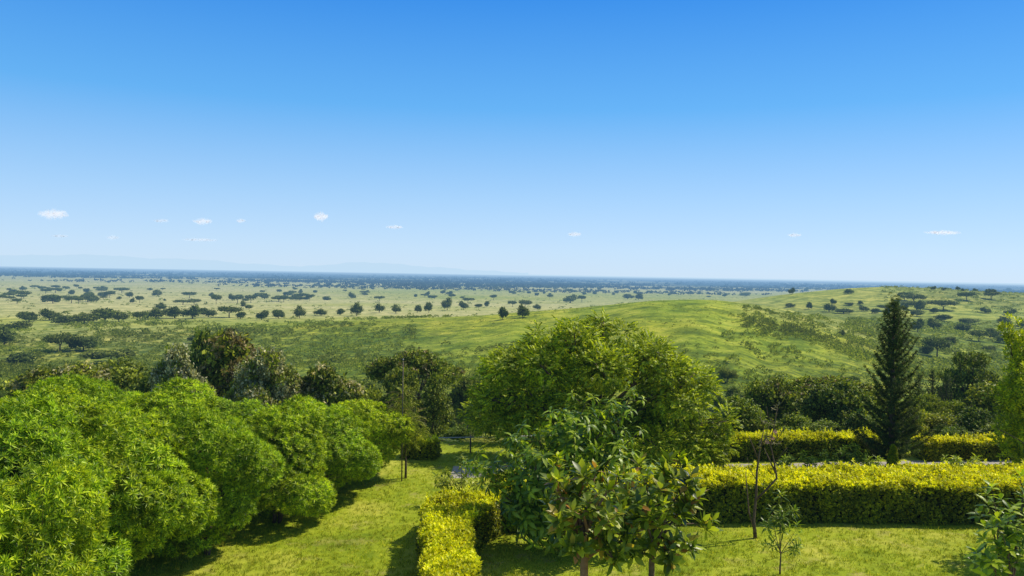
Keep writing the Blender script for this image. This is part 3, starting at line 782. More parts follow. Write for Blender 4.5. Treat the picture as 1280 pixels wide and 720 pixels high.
# ------------------------------------------------------------------ conifers
def conifer(name, hh, rmax, seed, mat='conifer', dens=1.0, profile=None):
    r = np.random.default_rng(seed); A = Acc(); B = Acc()
    tube(B, [(0, 0, 0), (.02, 0, hh * .3), (-.02, .02, hh * .7), (0, 0, hh * .97)], [.13 * hh / 6, .1 * hh / 6, .05 * hh / 6, .01], 7)
    nd = rosette(8, .10, .017, 20, 80)
    z = .05 * hh; PP, DD, SS = [], [], []
    while z < hh * .985:
        f = z / hh; k = int(r.integers(5, 7)) + int(1.5 * (1 - f)); a0 = r.uniform(0, 6)
        L0 = rmax * ((1 - f) ** .8 * 1.1 + .10) * (1.0 if f > .2 else .8 + f)
        for i in range(k):
            az = a0 + i * 6.283 / k + r.uniform(-.4, .4); L = L0 * r.uniform(.55, 1.2)
            zo = r.uniform(-.05, .05) * hh / 6
            m_ = max(4, int(L / .05 * dens)); s = np.linspace(.12, 1, m_)
            up = (.45 + .9 * f) * r.uniform(.6, 1.4)
            pts = np.stack([np.cos(az) * L * s, np.sin(az) * L * s, z + zo + L * up * s ** 1.8 - .08 * L * s], 1)
            tube(B, pts[::max(1, m_ // 4)], .012, 4) if L > .3 else None
            dr = np.gradient(pts, axis=0)
            for rep in range(2):
                PP.append(pts + r.normal(0, .03, pts.shape)); DD.append(norm(dr) + r.normal(0, .3, pts.shape) + [0, 0, .25])
        z += hh * .040 * (1 - .1 * f)
    PP = np.vstack(PP); DD = np.vstack(DD)
    scatter(A, nd, PP, DD, r.uniform(.8, 1.25, len(PP)), 0, r)
    e = empty(name, (0, 0, 0)); obj("crown", A.mesh("crown", MAT[mat]), e); obj("trunk", B.mesh("trunk", MAT['bark'], True), e)
    return e
t = conifer("conifer_tree", 6.3, 1.22, 61, dens=1.5); b = at(1113, 583, 29.9); t.location = (b[0], b[1], 0)
tag(t, "tall dark pointed conifer standing at the road behind the long hedge", "conifer")

# right edge tree: tall lime column
base = at(1288, 585, 27.6); base[2] = 0
lob = [ell(*q, base) for q in [(1300,560,36,30,27.6),(1295,510,36,34,27.6),(1290,465,26,34,27.6),(1272,430,12,28,27.5),(1300,440,26,34,27.8),(1262,500,18,22,27.4),(1262,545,18,24,27.4),(1335,500,40,60,28),(1285,485,28,36,27),(1259,410,5,14,27.5)]]
up_ = [rosette(9, .20, .06, 15, 85, droop=.15, stem=.12) for _ in range(2)]
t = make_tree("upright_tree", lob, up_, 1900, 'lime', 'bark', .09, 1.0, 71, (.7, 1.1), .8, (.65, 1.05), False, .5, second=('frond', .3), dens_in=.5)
t.location = tuple(base); tag(t, "upright lime green tree cut by the right edge of the photo", "tree")

# ------------------------------------------------------------------ pole with young tree, fence rail
b = at(502, 610, 26.6); b[2] = 0
B = Acc(); top = at(504, 450, 26.6) - b
tube(B, [(0, 0, 0), top * .5, top], [.022, .019, .015], 8)
tube(B, [top * .60, top * .60 + [.0, 0, .03]], [.034, .034], 8)
po = empty("thin_pole", b); obj("post", B.mesh("post", MAT['pole'], True), po)
B = Acc(); tube(B, [top, top + [0, 0, .04]], [.03, .02], 8); obj("cap", B.mesh("cap", MAT['wire']), po)
tag(po, "tall thin wooden pole standing on the lawn beyond the shrub row", "pole")
base = at(507, 600, 27.0); base[2] = 0
lob = [ell(*q, base) for q in [(505,498,10,10,27),(500,515,13,10,27),(512,528,14,12,27),(503,545,10,10,27),(520,540,8,8,27)]]
t = make_tree("slim_tree", lob, [frond(.4, 7, .14, .02, .6)], 230, 'wild', 'bark', .035, 1.4, 72, (.8, 1.2), -.3, (.3, 1.1), True, .1, second=('bronze', .25))
t.location = tuple(base); tag(t, "slim wispy young tree growing beside the thin pole", "young tree")

fe = empty("rail_fence", (0, 0, 0)); fl = at(528, 571, 30.6); frr = at(700, 571, 31.6)
B = Acc(); tube(B, [(fl[0], fl[1], .62), (frr[0], frr[1], .62)], .022, 6); obj("rail", B.mesh("rail", MAT['wire']), fe)
for k in range(4):
    q = fl + (frr - fl) * (k / 3 * .96 + .02); B = Acc(); tube(B, [(q[0], q[1] + .05, 0), (q[0], q[1] + .05, .70)], .035, 6); obj("post", B.mesh("post", MAT['pole']), fe)
tag(fe, "low single rail fence beyond the gravel road", "fence")

# ------------------------------------------------------------------ wild trees beyond the garden
mc = [clump(16, .34, .26, .15) for _ in range(3)]
mcs = [clump(14, .22, .17, .09) for _ in range(3)]
def lobes_round(r, w, h, n, z0=.25, flat=1.0):
    L = []
    for i in range(n):
        az = i * 2.4 + r.uniform(-.4, .4); q = math.sqrt((i + .5) / n)
        z = z0 + (1 - z0) * r.uniform(.3, .98) * (1 - .45 * q ** 2)
        L.append((math.cos(az) * q * w * .36, math.sin(az) * q * w * .36, z * h, w * r.uniform(.14, .24), w * r.uniform(.14, .24), h * r.uniform(.11, .18) * flat))
    return L
def lobes_umb(r, w, h, n):
    L = []
    for i in range(n):
        az = i * 2.4 + r.uniform(-.4, .4); q = math.sqrt((i + .5) / n)
        L.append((math.cos(az) * q * w * .42, math.sin(az) * q * w * .42, h * (.86 - .14 * q + r.uniform(-.05, .05)), w * r.uniform(.11, .18), w * r.uniform(.11, .18), h * r.uniform(.04, .07)))
    return L
LIB = {}
def lib(kind, mat, seed, second=None, ns=520):
    key = (kind, mat, seed, second, ns)
    if key in LIB: return LIB[key], False
    r = np.random.default_rng(seed)
    if kind == 'round':   # 6 m wide, 6 m high
        L = lobes_round(r, 6, 6, 14); t = make_tree("broadleaf_tree", L, mc, ns, mat, 'bark', .16, 1.5, seed, (.8, 1.3), .3, (.7, 1.1), inner=.5, second=second, cnt=9)
    elif kind == 'bushy':
        L = lobes_round(r, 6, 6, 13, .05); t = make_tree("wild_bush", L, mc, ns, mat, 'bark', .12, .8, seed, (.8, 1.3), .4, (.65, 1.12), inner=.5, second=second, cnt=8)
    elif kind == 'umb':
        L = lobes_umb(r, 6, 6, 15); t = make_tree("umbrella_tree", L, mcs, int(ns * 1.3), mat, 'bark', .13, 2.6, seed, (.8, 1.4), .5, (.6, 1.1), inner=.3, second=second, cnt=12)
    elif kind == 'con':
        t = conifer("conifer_tree", 6, 1.3, seed, 'conifer', .5)
    elif kind == 'tiered':
        L = []
        for j, (zz, ww) in enumerate([(.42, .55), (.6, .85), (.78, .75), (.95, .45)]):
            for i in range(5):
                az = i * 1.26 + j * .6 + r.uniform(-.3, .3); L.append((math.cos(az) * ww * 2.0, math.sin(az) * ww * 2.0, zz * 6, 1.0 * ww + .25, 1.0 * ww + .25, .35))
        t = make_tree("tiered_tree", L, mcs, int(ns * 1.2), mat, 'bark', .15, 2.2, seed, (.9, 1.4), .3, (.55, 1.1), inner=.3, second=second, cnt=16)
    LIB[key] = t
    return t, True
def wild(kind, mat, seed, px, ytop, wpx, d, label, group=None, second=None, cat="tree", ns=520, rot=None):
    p = at(px, ytop, d); g = float(H(p[0], p[1])); h_ = p[2] - g; w_ = wpx * d / F
    t, new = lib(kind, mat, seed, second, ns)
    wr = {'con': 2.6, 'tiered': 5.0, 'umb': 6.2}.get(kind, 5.6)
    s = (w_ / wr, w_ / wr, h_ / 6.0); loc = (p[0], p[1], g - .05); rz = rng.uniform(0, 6.28) if rot is None else rot
    if new:
        t.location = tuple(float(c) for c in loc); t.scale = tuple(float(c) for c in s); t.rotation_euler = (0, 0, rz); tag(t, label, cat, group)
        return t
    return copy_thing(t, loc, rz, s, label, group, cat)

GW = "wild trees on the slope beyond the garden"
W = [
 # left of centre
 ('bushy','wild',81, 75,446,120,46, "broad wild bush with pale twiggy top above the left shrubs", ('blossom',.35), 900),
 ('bushy','blossom',82, 225,431,72,44, "pale grey blossoming tree above the left shrub row", ('wild',.25), 1100),
 ('bushy','wild',83, 300,418,120,48, "large bronze tinted tree left of centre above the shrub row", ('bronze',.55), 1300),
 ('bushy','blossom',84, 330,440,80,44, "grey green tree overlapping the bronze tinted one on its right", ('wild',.45), 1000),
 ('bushy','wilddark',85, 405,440,95,47, "dark green tree right of the grey blossoming trees", ('blossom',.28), 1000),
 ('round','wild',86, 150,455,90,56, "low green tree between the pale bush and the blossoming tree", None, 520),
 ('bushy','wildpale',87, 185,462,70,52, "light green bush just left of the grey blossoming tree", None, 520),
 ('round','wild',88, 262,412,60,62, "dark crown peeping above the bronze tinted tree", None, 520),
 ('umb','wild',89, 520,430,125,58, "wide flat topped tree behind the thin pole", ('bronze',.15), 800),
 ('round','wilddark',90, 505,462,58,50, "dark dense tree directly behind the thin pole", None, 900),
 ('bushy','wilddark',91, 540,475,55,47, "dark bush right of the thin pole", None, 520),
 ('bushy','wild',92, 455,480,60,52, "green bush left of the thin pole, above the last shrub", None, 520),
 ('bushy','wildpale',87, 575,530,50,40, "light green bush between the pole and the centre tree", None, 520),
 ('round','wilddark',88, 585,470,46,75, "dark tree seen left of the centre tree's crown", None, 520),
 ('bushy','wild',92, 610,545,60,37, "low bush under the left of the centre tree", None, 520),
 ('bushy','wilddark',91, 550,548,40,36, "low dark bush behind the rail fence", None, 520),
 # right side
 ('bushy','wildpale',93, 925,500,70,42, "bright green bush right of the centre tree", None, 700),
 ('round','wild',86, 962,474,75,52, "olive tree above the bare sapling", ('bronze',.1), 520),
 ('umb','wild',89, 1040,462,125,50, "broad flat crowned tree left of the tall conifer", ('bronze',.15), 800),
 ('round','wilddark',90, 1045,478,85,47, "dark dense tree under the broad flat crown left of the conifer", None, 900),
 ('bushy','wildpale',87, 990,516,65,40, "light olive bush behind the far hedge, left of the conifer", None, 520),
 ('bushy','wild',92, 1030,525,60,38, "green bush directly behind the far hedge, left of the conifer", None, 520),
 ('bushy','wilddark',91, 1075,520,50,40, "dark bush touching the conifer's left side", None, 520),
 ('con','conifer',94, 1148,466,36,62, "young pointed conifer right of the tall one", None, 520),
 ('con','conifer',94, 1166,461,38,64, "second young pointed conifer right of the tall one", None, 520),
 ('con','conifer',94, 1184,468,36,60, "third young pointed conifer, rightmost of its trio", None, 520),
 ('tiered','wilddark',95, 1212,443,72,62, "dark tiered tree standing tall right of the young conifers", None, 700),
 ('umb','wildpale',96, 1165,486,80,52, "pale flat crowned tree before the young conifers", None, 520),
 ('round','wild',86, 1248,482,90,50, "green round tree left of the right edge tree", None, 520),
 ('bushy','wild',92, 1165,510,75,42, "green bush behind the far hedge, right of the conifer", None, 520),
 ('bushy','wilddark',91, 1215,512,70,40, "dark bush behind the right far hedge", None, 520),
 ('bushy','wildpale',87, 1195,530,55,37, "light bush low behind the right far hedge", None, 520),
 ('round','wilddark',88, 1285,470,80,58, "dark tree behind the right edge tree", None, 520),
 ('bushy','wild',92, 1135,505,45,41, "small green bush touching the conifer's right side", None, 520),
 ('bushy','wilddark',91, 1250,532,60,36, "low dark bush near the right end of the far hedge", None, 520),
 ('bushy','wild',92, 895,530,55,38, "green bush hidden partly by the centre tree's right side", None, 520),
 ('round','wildpale',97, 945,520,50,45, "pale round tree behind the far hedge's left end", None, 520),
]
for k_, m_, sd, px, yt, wp_, d_, lab, sec, ns_ in W:
    wild(k_, m_, sd, px, yt, wp_, d_, lab, GW, sec, ns=ns_, cat="bush" if k_ == 'bushy' else "tree")

r_ = np.random.default_rng(77)
belt_kinds = [('bushy','wild',92), ('bushy','wildpale',87), ('bushy','wilddark',91), ('round','wild',86), ('round','wilddark',88), ('umb','wildpale',96)]
for q in range(74):
    px = r_.uniform(-20, 640) if q < 42 else r_.uniform(890, 1300)
    d = 66 * math.exp(r_.uniform(0, .95)); p = at(px, 500, d); g = float(H(p[0], p[1])); kk = belt_kinds[int(r_.choice(6, p=[.3, .22, .16, .12, .08, .12]))]
    hh = r_.uniform(1.6, 4.2) * (1.25 if kk[0] != 'bushy' else 1); t, _ = lib(*kk)
    lab = {'bushy': 'wild green bush', 'round': 'round wild tree', 'umb': 'small flat crowned tree'}[kk[0]] + {'wild': '', 'wildpale': ', light green,', 'wilddark': ', dark,'}[kk[1]]
    copy_thing(t, (p[0], p[1], g - .1), r_.uniform(0, 6), (hh / 6 * r_.uniform(.9, 1.5),) * 2 + (hh / 6,), lab + (' in the overgrown slope left of the centre tree' if q < 42 else ' in the overgrown slope behind the far hedge'), 'bushes of the overgrown slope', 'bush' if kk[0] == 'bushy' else 'tree')
t, _ = lib('bushy', 'wild', 92)
copy_thing(t, (14.7, 20.0, 0), 1.0, (.5, .5, .95), "unseen rounded tree added past the right edge to shade the lawn", None, "tree")  # stretched bush added out of view to throw a shadow on the lawn

# ------------------------------------------------------------------ savanna trees: each its own object
fc = [clump(11, .55, .42, .32, flat=.7) for _ in range(2)]
def far_proto(kind, seed):
    r = np.random.default_rng(seed)
    if kind == 'flat':
        L = [(math.cos(i * 2.4) * 2.2 * math.sqrt((i + .5) / 9), math.sin(i * 2.4) * 2.2 * math.sqrt((i + .5) / 9), 2.9 + r.uniform(-.15, .3), 1.2, 1.2, .45) for i in range(9)]
    elif kind == 'dome':
        L = [(math.cos(i * 2.4) * 1.6 * math.sqrt((i + .5) / 9), math.sin(i * 2.4) * 1.6 * math.sqrt((i + .5) / 9), 2.1 + r.uniform(-.4, .8) - .7 * (i / 9), 1.2, 1.2, .95) for i in range(8)]
        L = [(x + r.normal(0, .45), y + r.normal(0, .45), z + r.normal(0, .25), a * r.uniform(.6, 1.15), b * r.uniform(.6, 1.15), c * r.uniform(.5, 1.1)) for x, y, z, a, b, c in L]
    else:
        L = [(r.uniform(-1, 1) * 1.6, r.uniform(-1, 1) * 1.6, 1.3 + r.uniform(-.3, .9), 1.0, 1.0, .9) for i in range(8)]
    A = Acc(); p, nm = lobe_points(L, 190, (.7, 1.05), r, .5)
    p = p + r.normal(0, .12, p.shape)
    if kind == 'dome': p[:, 2] = np.maximum(p[:, 2], 1.05 + r.uniform(0, .3, len(p)))
    for j in range(2): scatter(A, fc[j], p[j::2], nm[j::2] + [0, 0, .4], r.uniform(.8, 1.2, len(p[j::2])), 0, r)
    B = Acc(); limbs(B, (0, 0, -.2), L, .13, 1.5, r, 0, count=5, sides=4)
    e = empty("savanna_tree", (0, 0, 0)); obj("crown", A.mesh("crown", MAT['farleaf']), e); obj("trunk", B.mesh("trunk", MAT['bark']), e)
    return e
FP = {k: [far_proto(k, s) for s in ss] for k, ss in {'flat': (1, 2, 3, 11), 'dome': (4, 5, 6, 12, 13, 14), 'low': (7, 8, 15)}.items()}
used = set()
ORD = ["first", "second", "third", "fourth", "fifth", "sixth", "seventh", "eighth", "ninth", "tenth", "eleventh", "twelfth", "thirteenth", "fourteenth", "fifteenth", "sixteenth", "seventeenth", "eighteenth", "nineteenth", "twentieth", "twenty-first", "twenty-second", "twenty-third", "twenty-fourth", "twenty-fifth", "twenty-sixth"]
def far_tree(kind, loc, w_, h_, label, group):
    w_ *= random.uniform(.75, 1.25); h_ *= random.uniform(.65, .98)
    i = int(rng.integers(len(FP[kind]))); t = FP[kind][i]
    s = (w_ / 6.2, w_ / 6.2, h_ / 3.6); rz = rng.uniform(0, 6.28)
    if id(t) not in used:
        used.add(id(t)); t.location = tuple(float(c) for c in loc); t.scale = tuple(float(c) for c in s); t.rotation_euler = (0, 0, rz); tag(t, label, "tree", group)
    else: copy_thing(t, loc, rz, s, label, group, "tree")
def far_row(items, desc, group, kinds=None):
    items = sorted(items)
    for i, it in enumerate(items):
        px, py, hp_, wp_ = it[:4]; px += random.gauss(0, 2.5); py += random.gauss(0, .5); kind = it[4] if len(it) > 4 else 'dome'
        g = ground(px, py); d = g[1]
        look = {'flat': 'flat topped', 'dome': 'round crowned', 'low': 'low spreading'}[kind]
        far_tree(kind, g, wp_ * d / F, hp_ * d / F, f"{look} tree, {ORD[i]} from left {desc}", group)
far_row([(300,398,12,16),(331,399,15,20),(352,398,13,20),(376,398,16,18),(402,395,11,20),(428,394,11,18),(450,395,15,18),(472,392,13,20),(492,391,12,18),(518,390,12,16),(539,392,16,15),(562,388,14,18),(577,388,13,18)],
        "of the dark row behind the hill", "dark trees in a row beyond the hill")
far_row([(37,402,14,30),(62,401,13,28),(84,405,14,34),(104,405,17,36),(130,403,18,34),(152,402,15,30),(173,404,19,26,'flat'),(196,399,15,30),(218,397,14,30),(240,398,15,32),(262,396,13,30),(283,397,14,26,'flat')],
        "in the thick dark belt at left", "trees of the dark belt at left")
far_row([(8,432,24,40),(20,412,16,36,'low'),(72,440,22,46,'flat'),(102,438,24,36),(142,455,25,56,'flat'),(246,428,14,24),(286,436,26,40,'flat'),(262,424,12,18,'low'),(30,455,20,44,'low'),(120,448,12,26,'low')],
        "of the nearer trees at left", "nearer scattered trees at left")
far_row([(22,379,6,14,'flat'),(52,378,5,9,'low'),(68,375,6,10,'flat'),(78,373,5,8),(88,376,6,10),(103,377,7,13,'flat'),(117,375,6,10,'flat'),(127,375,6,9,'flat'),(150,374,4,7),(163,379,8,9),(175,379,9,14,'flat'),(205,376,4,6),(226,381,9,20,'flat'),(244,381,7,14,'flat'),(268,381,13,16,'flat'),(300,384,8,9),(200,388,8,22),(312,386,8,12)],
        "of small trees on the left plain", "small distant trees on the left plain")
far_row([(601,387,8,12,'flat'),(612,384,8,9),(627,399,16,17),(640,383,9,16,'flat'),(657,385,10,18,'flat'),(655,397,15,24),(672,388,8,14),(688,374,6,8,'flat')],
        "around the notch left of the hill crest", "trees on and behind the hill's shoulder")
far_row([(709,379,10,22),(728,377,8,14,'flat'),(786,374,7,14),(797,374,9,13),(835,370,4,6),(930,372,6,14),(905,371,4,8),(885,371,3,7)],
        "of those over the grassy hill crest", "trees behind the hill crest")
far_row([(989,384,7,13),(1013,387,10,14),(1036,381,7,10),(1035,391,9,22),(1058,392,9,22),(1080,388,9,16),(1092,392,9,18),(1060,381,5,12),(1078,381,5,10)],
        "on the saddle between two hills", "trees on the saddle between the hills")
far_row([(990,368,7,14),(1008,364,7,9),(1020,363,4,8),(1060,367,7,15),(1166,362,6,7),(1181,363,5,8),(1192,363,5,7),(1206,364,4,6),(1222,364,5,7),(1240,364,4,7),(1262,364,5,9)],
        "along the skyline ridge at right", "trees on the skyline ridge at right")
far_row([(1146,415,14,20),(1170,446,27,34,'flat'),(1155,442,12,24,'low'),(1220,426,16,24,'flat'),(1242,424,14,26),(1196,414,12,24,'low'),(1162,412,12,22),(1118,408,12,18),(1108,396,12,14),(1262,430,16,26),(1185,430,12,20,'low'),(1212,404,10,24),(1180,402,10,22),(1250,407,12,24),(1238,440,12,22,'low'),(1273,410,12,20),(1056,420,9,12),(1128,430,10,16,'low'),(1145,396,9,18),(1165,392,8,16),(1232,392,9,20),(1265,394,9,18)],
        "in the scrubby valley at right", "trees in the right hand valley")
# random savanna trees further out: nothing sets them apart
def plain_trees(n, x0, x1, y0, y1, hm, lab, group, clustery=.6):
    cen = [(random.uniform(x0, x1), random.uniform(y0, y1)) for _ in range(max(3, n // 7))]
    for _ in range(n):
        if random.random() < clustery:
            cx, cy = random.choice(cen); px = cx + random.gauss(0, 22); py = cy + random.gauss(0, 1.2)
        else: px, py = random.uniform(x0, x1), random.uniform(y0, y1)
        py = min(max(py, y0), y1)
        g = ground(px, py); hh = hm * random.uniform(.7, 1.3)
        k = random.choice(['flat', 'flat', 'dome', 'low']); far_tree(k, g, hh * random.uniform(1.2, 2.2), hh, lab, group)
plain_trees(110, -60, 640, 361, 380, 8.5, "small dark tree scattered over the distant left and middle plain", "scattered trees of the distant plain")
plain_trees(50, 640, 960, 359, 370, 8.5, "small dark tree scattered on the pale plain behind the grassy hill", "scattered trees behind the grassy hill")
plain_trees(14, 1130, 1340, 372, 392, 7, "dark tree in the distant wooded fold at right", "trees of the wooded fold at right")

# ------------------------------------------------------------------ scrub on the hills, far woodland
A = Acc(); 
def dome_tpl(n, L, W):
    B_ = Acc()
    for i in range(n):
        d = norm(np.array([random.gauss(0, 1), random.gauss(0, 1), abs(random.gauss(0, .8))])); v, f = leaf(L * random.uniform(.6, 1.2), W, True)
        B_.add(rot_to(v, d + np.array([random.gauss(0, .4), random.gauss(0, .4), .3]), random.uniform(0, 6)) + d * np.array([.85, .85, .6]) * random.uniform(.5, 1), f)
    return np.vstack(B_.V), np.vstack(B_.T)
sc_t = [dome_tpl(38, .38, .26) for _ in range(3)]
def scrub(n, u0, u1, d0, d1, s0, s1, thr=.0, dark=0):
    uu = rng.uniform(u0, u1, n); dd = np.exp(rng.uniform(math.log(d0), math.log(d1), n)); x = (uu - 640) / 1000 * dd
    nz = np.sin(x * .05 + 1) * np.sin(dd * .043) + .6 * np.sin(x * .13 + dd * .09) + .5 * rng.normal(0, 1, n)
    k = nz > thr; x, dd = x[k], dd[k]
    z = H(x, dd); P = np.stack([x, dd, z + .1], 1); S = rng.uniform(s0, s1, len(P)) ** 1.0
    for j in range(3):
        q = P[j::3]; scatter(A, sc_t[j], q, np.tile([0, 0, 1.], (len(q), 1)) + rng.normal(0, .1, (len(q), 3)), S[j::3])
scrub(5200, -100, 760, 62, 230, .35, 1.3, -.9)
scrub(4200, -100, 520, 150, 340, .5, 1.5, -.7)
scrub(1200, -100, 560, 300, 420, .8, 2.0, .4)
scrub(800, -100, 560, 110, 330, 1.2, 2.6, .7)
scrub(500, 900, 1340, 120, 420, 1.2, 2.6, .7)
scrub(1600, 560, 1000, 62, 190, .35, 1.1, -.2)
scrub(1500, 600, 960, 170, 330, .15, .6, .5)
scrub(5200, 470, 1080, 110, 340, .08, .32, -1.4)
scrub(2400, 930, 1340, 62, 260, .4, 1.5, -.5)
scrub(2300, 1060, 1380, 200, 480, .6, 2.1, -.5)
scrub(900, 930, 1090, 225, 320, .6, 1.6, .25)
scrub(900, 1100, 1400, 560, 900, .9, 2.2, -.2)
scrub(900, -100, 700, 420, 900, .8, 2.0, .5)
scrub(1500, -100, 1000, 800, 2200, 1.2, 3.2, .5)
scrub(700, -120, 200, 300, 520, 1.0, 2.6, .2)
tag(obj("scrub", A.mesh("scrub", MAT['scrub'])), "low green scrub spread over the slopes and valleys", "scrub", kind='stuff')
A = Acc(); bt = [clump(8, 9, 11, 9, flat=.4) for _ in range(3)]
def belt(n, d0, d1, u0, u1, s0, s1, thr):
    dd = rng.uniform(d0, d1, n); uu = rng.uniform(u0, u1, n); x = (uu - 640) / 1000 * dd
    nz = np.sin(x * .0021 + 2) + np.sin(dd * .0055 + x * .0008) + .6 * np.sin(x * .006 - dd * .003) + .5 * rng.normal(0, 1, n)
    k = nz > thr; x, dd = x[k], dd[k]; P = np.stack([x, dd, H(x, dd) + 2], 1); S = rng.uniform(s0, s1, len(P))
    for j in range(3): q = P[j::3]; scatter(A, bt[j], q, np.tile([0, 0, 1.], (len(q), 1)), S[j::3])
belt(2600, 2300, 3100, -150, 1450, .3, .6, .8)
belt(9000, 3000, 5200, -150, 1450, .5, 1.0, -.2)
belt(6000, 5200, 11000, -150, 1450, .8, 1.6, .2)
tag(obj("far_woodland", A.mesh("far_woodland", MAT['belt'])), "blue green woodland stretching to the horizon", "woodland", kind='stuff')

# ------------------------------------------------------------------ clouds: small puffs far away
m_, n_, l_ = new_mat("cloud_vapour")
lw = n_.new('ShaderNodeLayerWeight'); lw.inputs[0].default_value = .35
tc = n_.new('ShaderNodeTexCoord'); nz = noise(n_, l_, tc.outputs['Object'], .022, 6, .7)
inv = n_.new('ShaderNodeMath'); inv.operation = 'SUBTRACT'; inv.inputs[0].default_value = 1; l_.new(lw.outputs['Facing'], inv.inputs[1])
mu = n_.new('ShaderNodeMath'); mu.operation = 'MULTIPLY'; l_.new(inv.outputs[0], mu.inputs[0]); l_.new(nz, mu.inputs[1])
al = n_.new('ShaderNodeMapRange'); al.inputs[1].default_value = .22; al.inputs[2].default_value = .70; al.inputs[4].default_value = .34; l_.new(mu.outputs[0], al.inputs[0])
oi = n_.new('ShaderNodeObjectInfo')
am = n_.new('ShaderNodeMath'); am.operation = 'MULTIPLY'; l_.new(al.outputs[0], am.inputs[0]); l_.new(oi.outputs['Alpha'], am.inputs[1])
df = n_.new('ShaderNodeBsdfDiffuse'); df.inputs[0].default_value = (.85, .85, .86, 1)
em = n_.new('ShaderNodeEmission'); em.inputs[0].default_value = (.90, .92, .97, 1); em.inputs[1].default_value = 1.15  # self-glow whitens the clouds in place of sunlight
ms = n_.new('ShaderNodeMixShader'); ms.inputs[0].default_value = .8; l_.new(df.outputs[0], ms.inputs[1]); l_.new(em.outputs[0], ms.inputs[2])
tr = n_.new('ShaderNodeBsdfTransparent'); m2 = n_.new('ShaderNodeMixShader')
l_.new(am.outputs[0], m2.inputs[0]); l_.new(tr.outputs[0], m2.inputs[1]); l_.new(ms.outputs[0], m2.inputs[2])
CLOUD = finish(m_, n_, l_, m2.outputs[0], False)
import bmesh
def cloud(px, py, wpx, hpx, a, label):
    d = 9000; c = at(px, py, d); r = np.random.default_rng(int(px)); bm = bmesh.new()
    k = 9
    for i in range(k):
        f = (i + .5) / k * 2 - 1
        rad = (1 - abs(f) ** 1.6 * .7) * r.uniform(.7, 1.0)
        q = bmesh.ops.create_icosphere(bm, subdivisions=3, radius=1.0)
        for v in q['verts']:
            nrm = v.co.copy(); dsp = 1 + .25 * math.sin(v.co.x * 5 + i) * math.sin(v.co.z * 6 + i * 2) + .15 * math.sin(v.co.x * 11 + v.co.z * 9 + i)
            v.co = Vector((f * wpx / 2 * .85 + nrm.x * dsp * wpx * .17, nrm.y * wpx * .15, nrm.z * dsp * rad * hpx * .5 + (r.uniform(-.45, .55)) * hpx * .5)) * (d / F)
    me = bpy.data.meshes.new("cloud"); bm.to_mesh(me); bm.free(); me.materials.append(CLOUD)
    me.polygons.foreach_set('use_smooth', np.ones(len(me.polygons), bool))
    o = obj("cloud", me, None, c); o.color = (1, 1, 1, a); o.visible_shadow = True
    tag(o, label, "cloud", "small clouds low in the sky")
for a in [(66,268,34,13,1.0,"brightest wide little cloud low at the far left"),(201,276,18,6,.35,"faint small cloud right of the brightest left one"),(253,277,22,9,.8,"small white cloud with a fainter smear below it"),
          (301,276,11,6,.6,"tiny white cloud between two brighter ones on the left"),(401,271,16,12,1.1,"compact bright cloud left of centre, whitest of all"),(250,300,40,6,.4,"faint long smear of cloud below the small white one"),
          (493,284,20,6,.7,"faint small cloud left of centre, right of the whitest"),(718,293,15,7,.75,"small white cloud right of centre"),(1178,291,40,7,1.15,"long flat cloud at the far right"),(993,294,16,6,.6,"faint cloud between the right centre and far right"),
          (141,297,14,6,.3,"faint tiny cloud low at left, lower of the pair"),(75,295,20,5,.25,"faint smear under the brightest left cloud")]:
    cloud(*a)

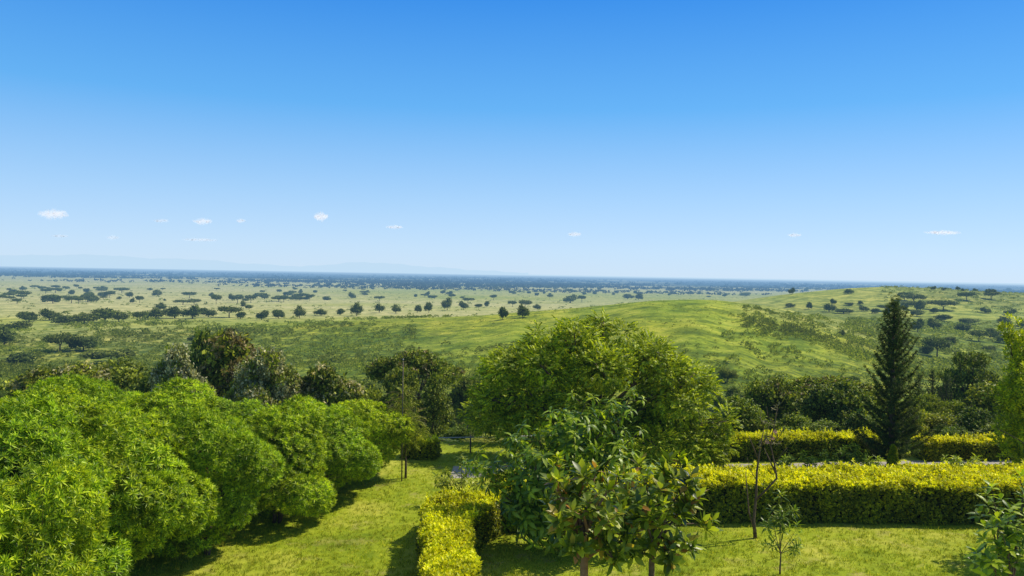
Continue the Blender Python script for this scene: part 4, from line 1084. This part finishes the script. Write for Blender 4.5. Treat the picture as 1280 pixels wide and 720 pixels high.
# ------------------------------------------------------------------ light
sv = Vector((.85, .36, 1.12)).normalized()
elev = math.asin(sv.z); azim = math.atan2(sv.x, sv.y)
sun = bpy.data.lights.new("sun", 'SUN'); sun.energy = 5.0; sun.angle = R(.5); sun.color = (1.0, .92, .76)
so = bpy.data.objects.new("sun", sun); col.objects.link(so); so.rotation_euler = sv.to_track_quat('Z', 'Y').to_euler()
w_ = bpy.data.worlds.new("World"); scene.world = w_; w_.use_nodes = True
n, l = w_.node_tree.nodes, w_.node_tree.links; n.clear()
sky = n.new('ShaderNodeTexSky'); sky.sky_type = 'NISHITA'; sky.sun_disc = False
sky.sun_elevation = elev; sky.sun_rotation = azim; sky.air_density = 1.0; sky.dust_density = .4; sky.ozone_density = 2.0; sky.altitude = 1000
hs = n.new('ShaderNodeHueSaturation'); hs.inputs['Saturation'].default_value = 1.0; hs.inputs['Value'].default_value = 1.0
bg = n.new('ShaderNodeBackground'); bg.inputs[1].default_value = .118
out = n.new('ShaderNodeOutputWorld')
tcw = n.new('ShaderNodeTexCoord'); sx = n.new('ShaderNodeSeparateXYZ'); l.new(tcw.outputs['Generated'], sx.inputs[0])
cr = ramp(n, l, sx.outputs[2], [(0, (.84,1.02,1.75)), (.03, (.90,1.06,1.72)), (.09, (.86,1.04,1.62)), (.2, (.64,1.04,1.56)), (.36, (.22,.90,1.60)), (.48, (.6,.9,1.25)), (.65, (1.7,1.5,1.25))])  # sky above the view brightened beyond nature as added fill light
sk = mixc(n, l, 1.0, sky.outputs[0], cr, 'MULTIPLY')
k_ = 1 / .118
base_ = ramp(n, l, sx.outputs[2], [(0, (.60,.77,.92)), (.03, (.55,.75,.93)), (.09, (.40,.66,.93)), (.2, (.13,.455,.90)), (.36, (.022,.235,.80)), (.6, (.03,.16,.55))])
sc_ = n.new('ShaderNodeVectorMath'); sc_.operation = 'SCALE'; sc_.inputs['Scale'].default_value = k_; l.new(base_, sc_.inputs[0])
mf = n.new('ShaderNodeMapRange'); mf.inputs[1].default_value = .38; mf.inputs[2].default_value = .6; mf.inputs[3].default_value = .85; mf.inputs[4].default_value = 0; l.new(sx.outputs[2], mf.inputs[0])
sk = mixc(n, l, mf.outputs[0], sk, sc_.outputs[0])
l.new(sk, hs.inputs['Color']); l.new(hs.outputs[0], bg.inputs[0]); l.new(bg.outputs[0], out.inputs[0])
scene.view_settings.view_transform = 'Standard'; scene.view_settings.look = 'None'
scene.view_settings.exposure = 0; scene.view_settings.gamma = 1
scene.render.engine = 'CYCLES'
scene.cycles.max_bounces = 6; scene.cycles.transparent_max_bounces = 24
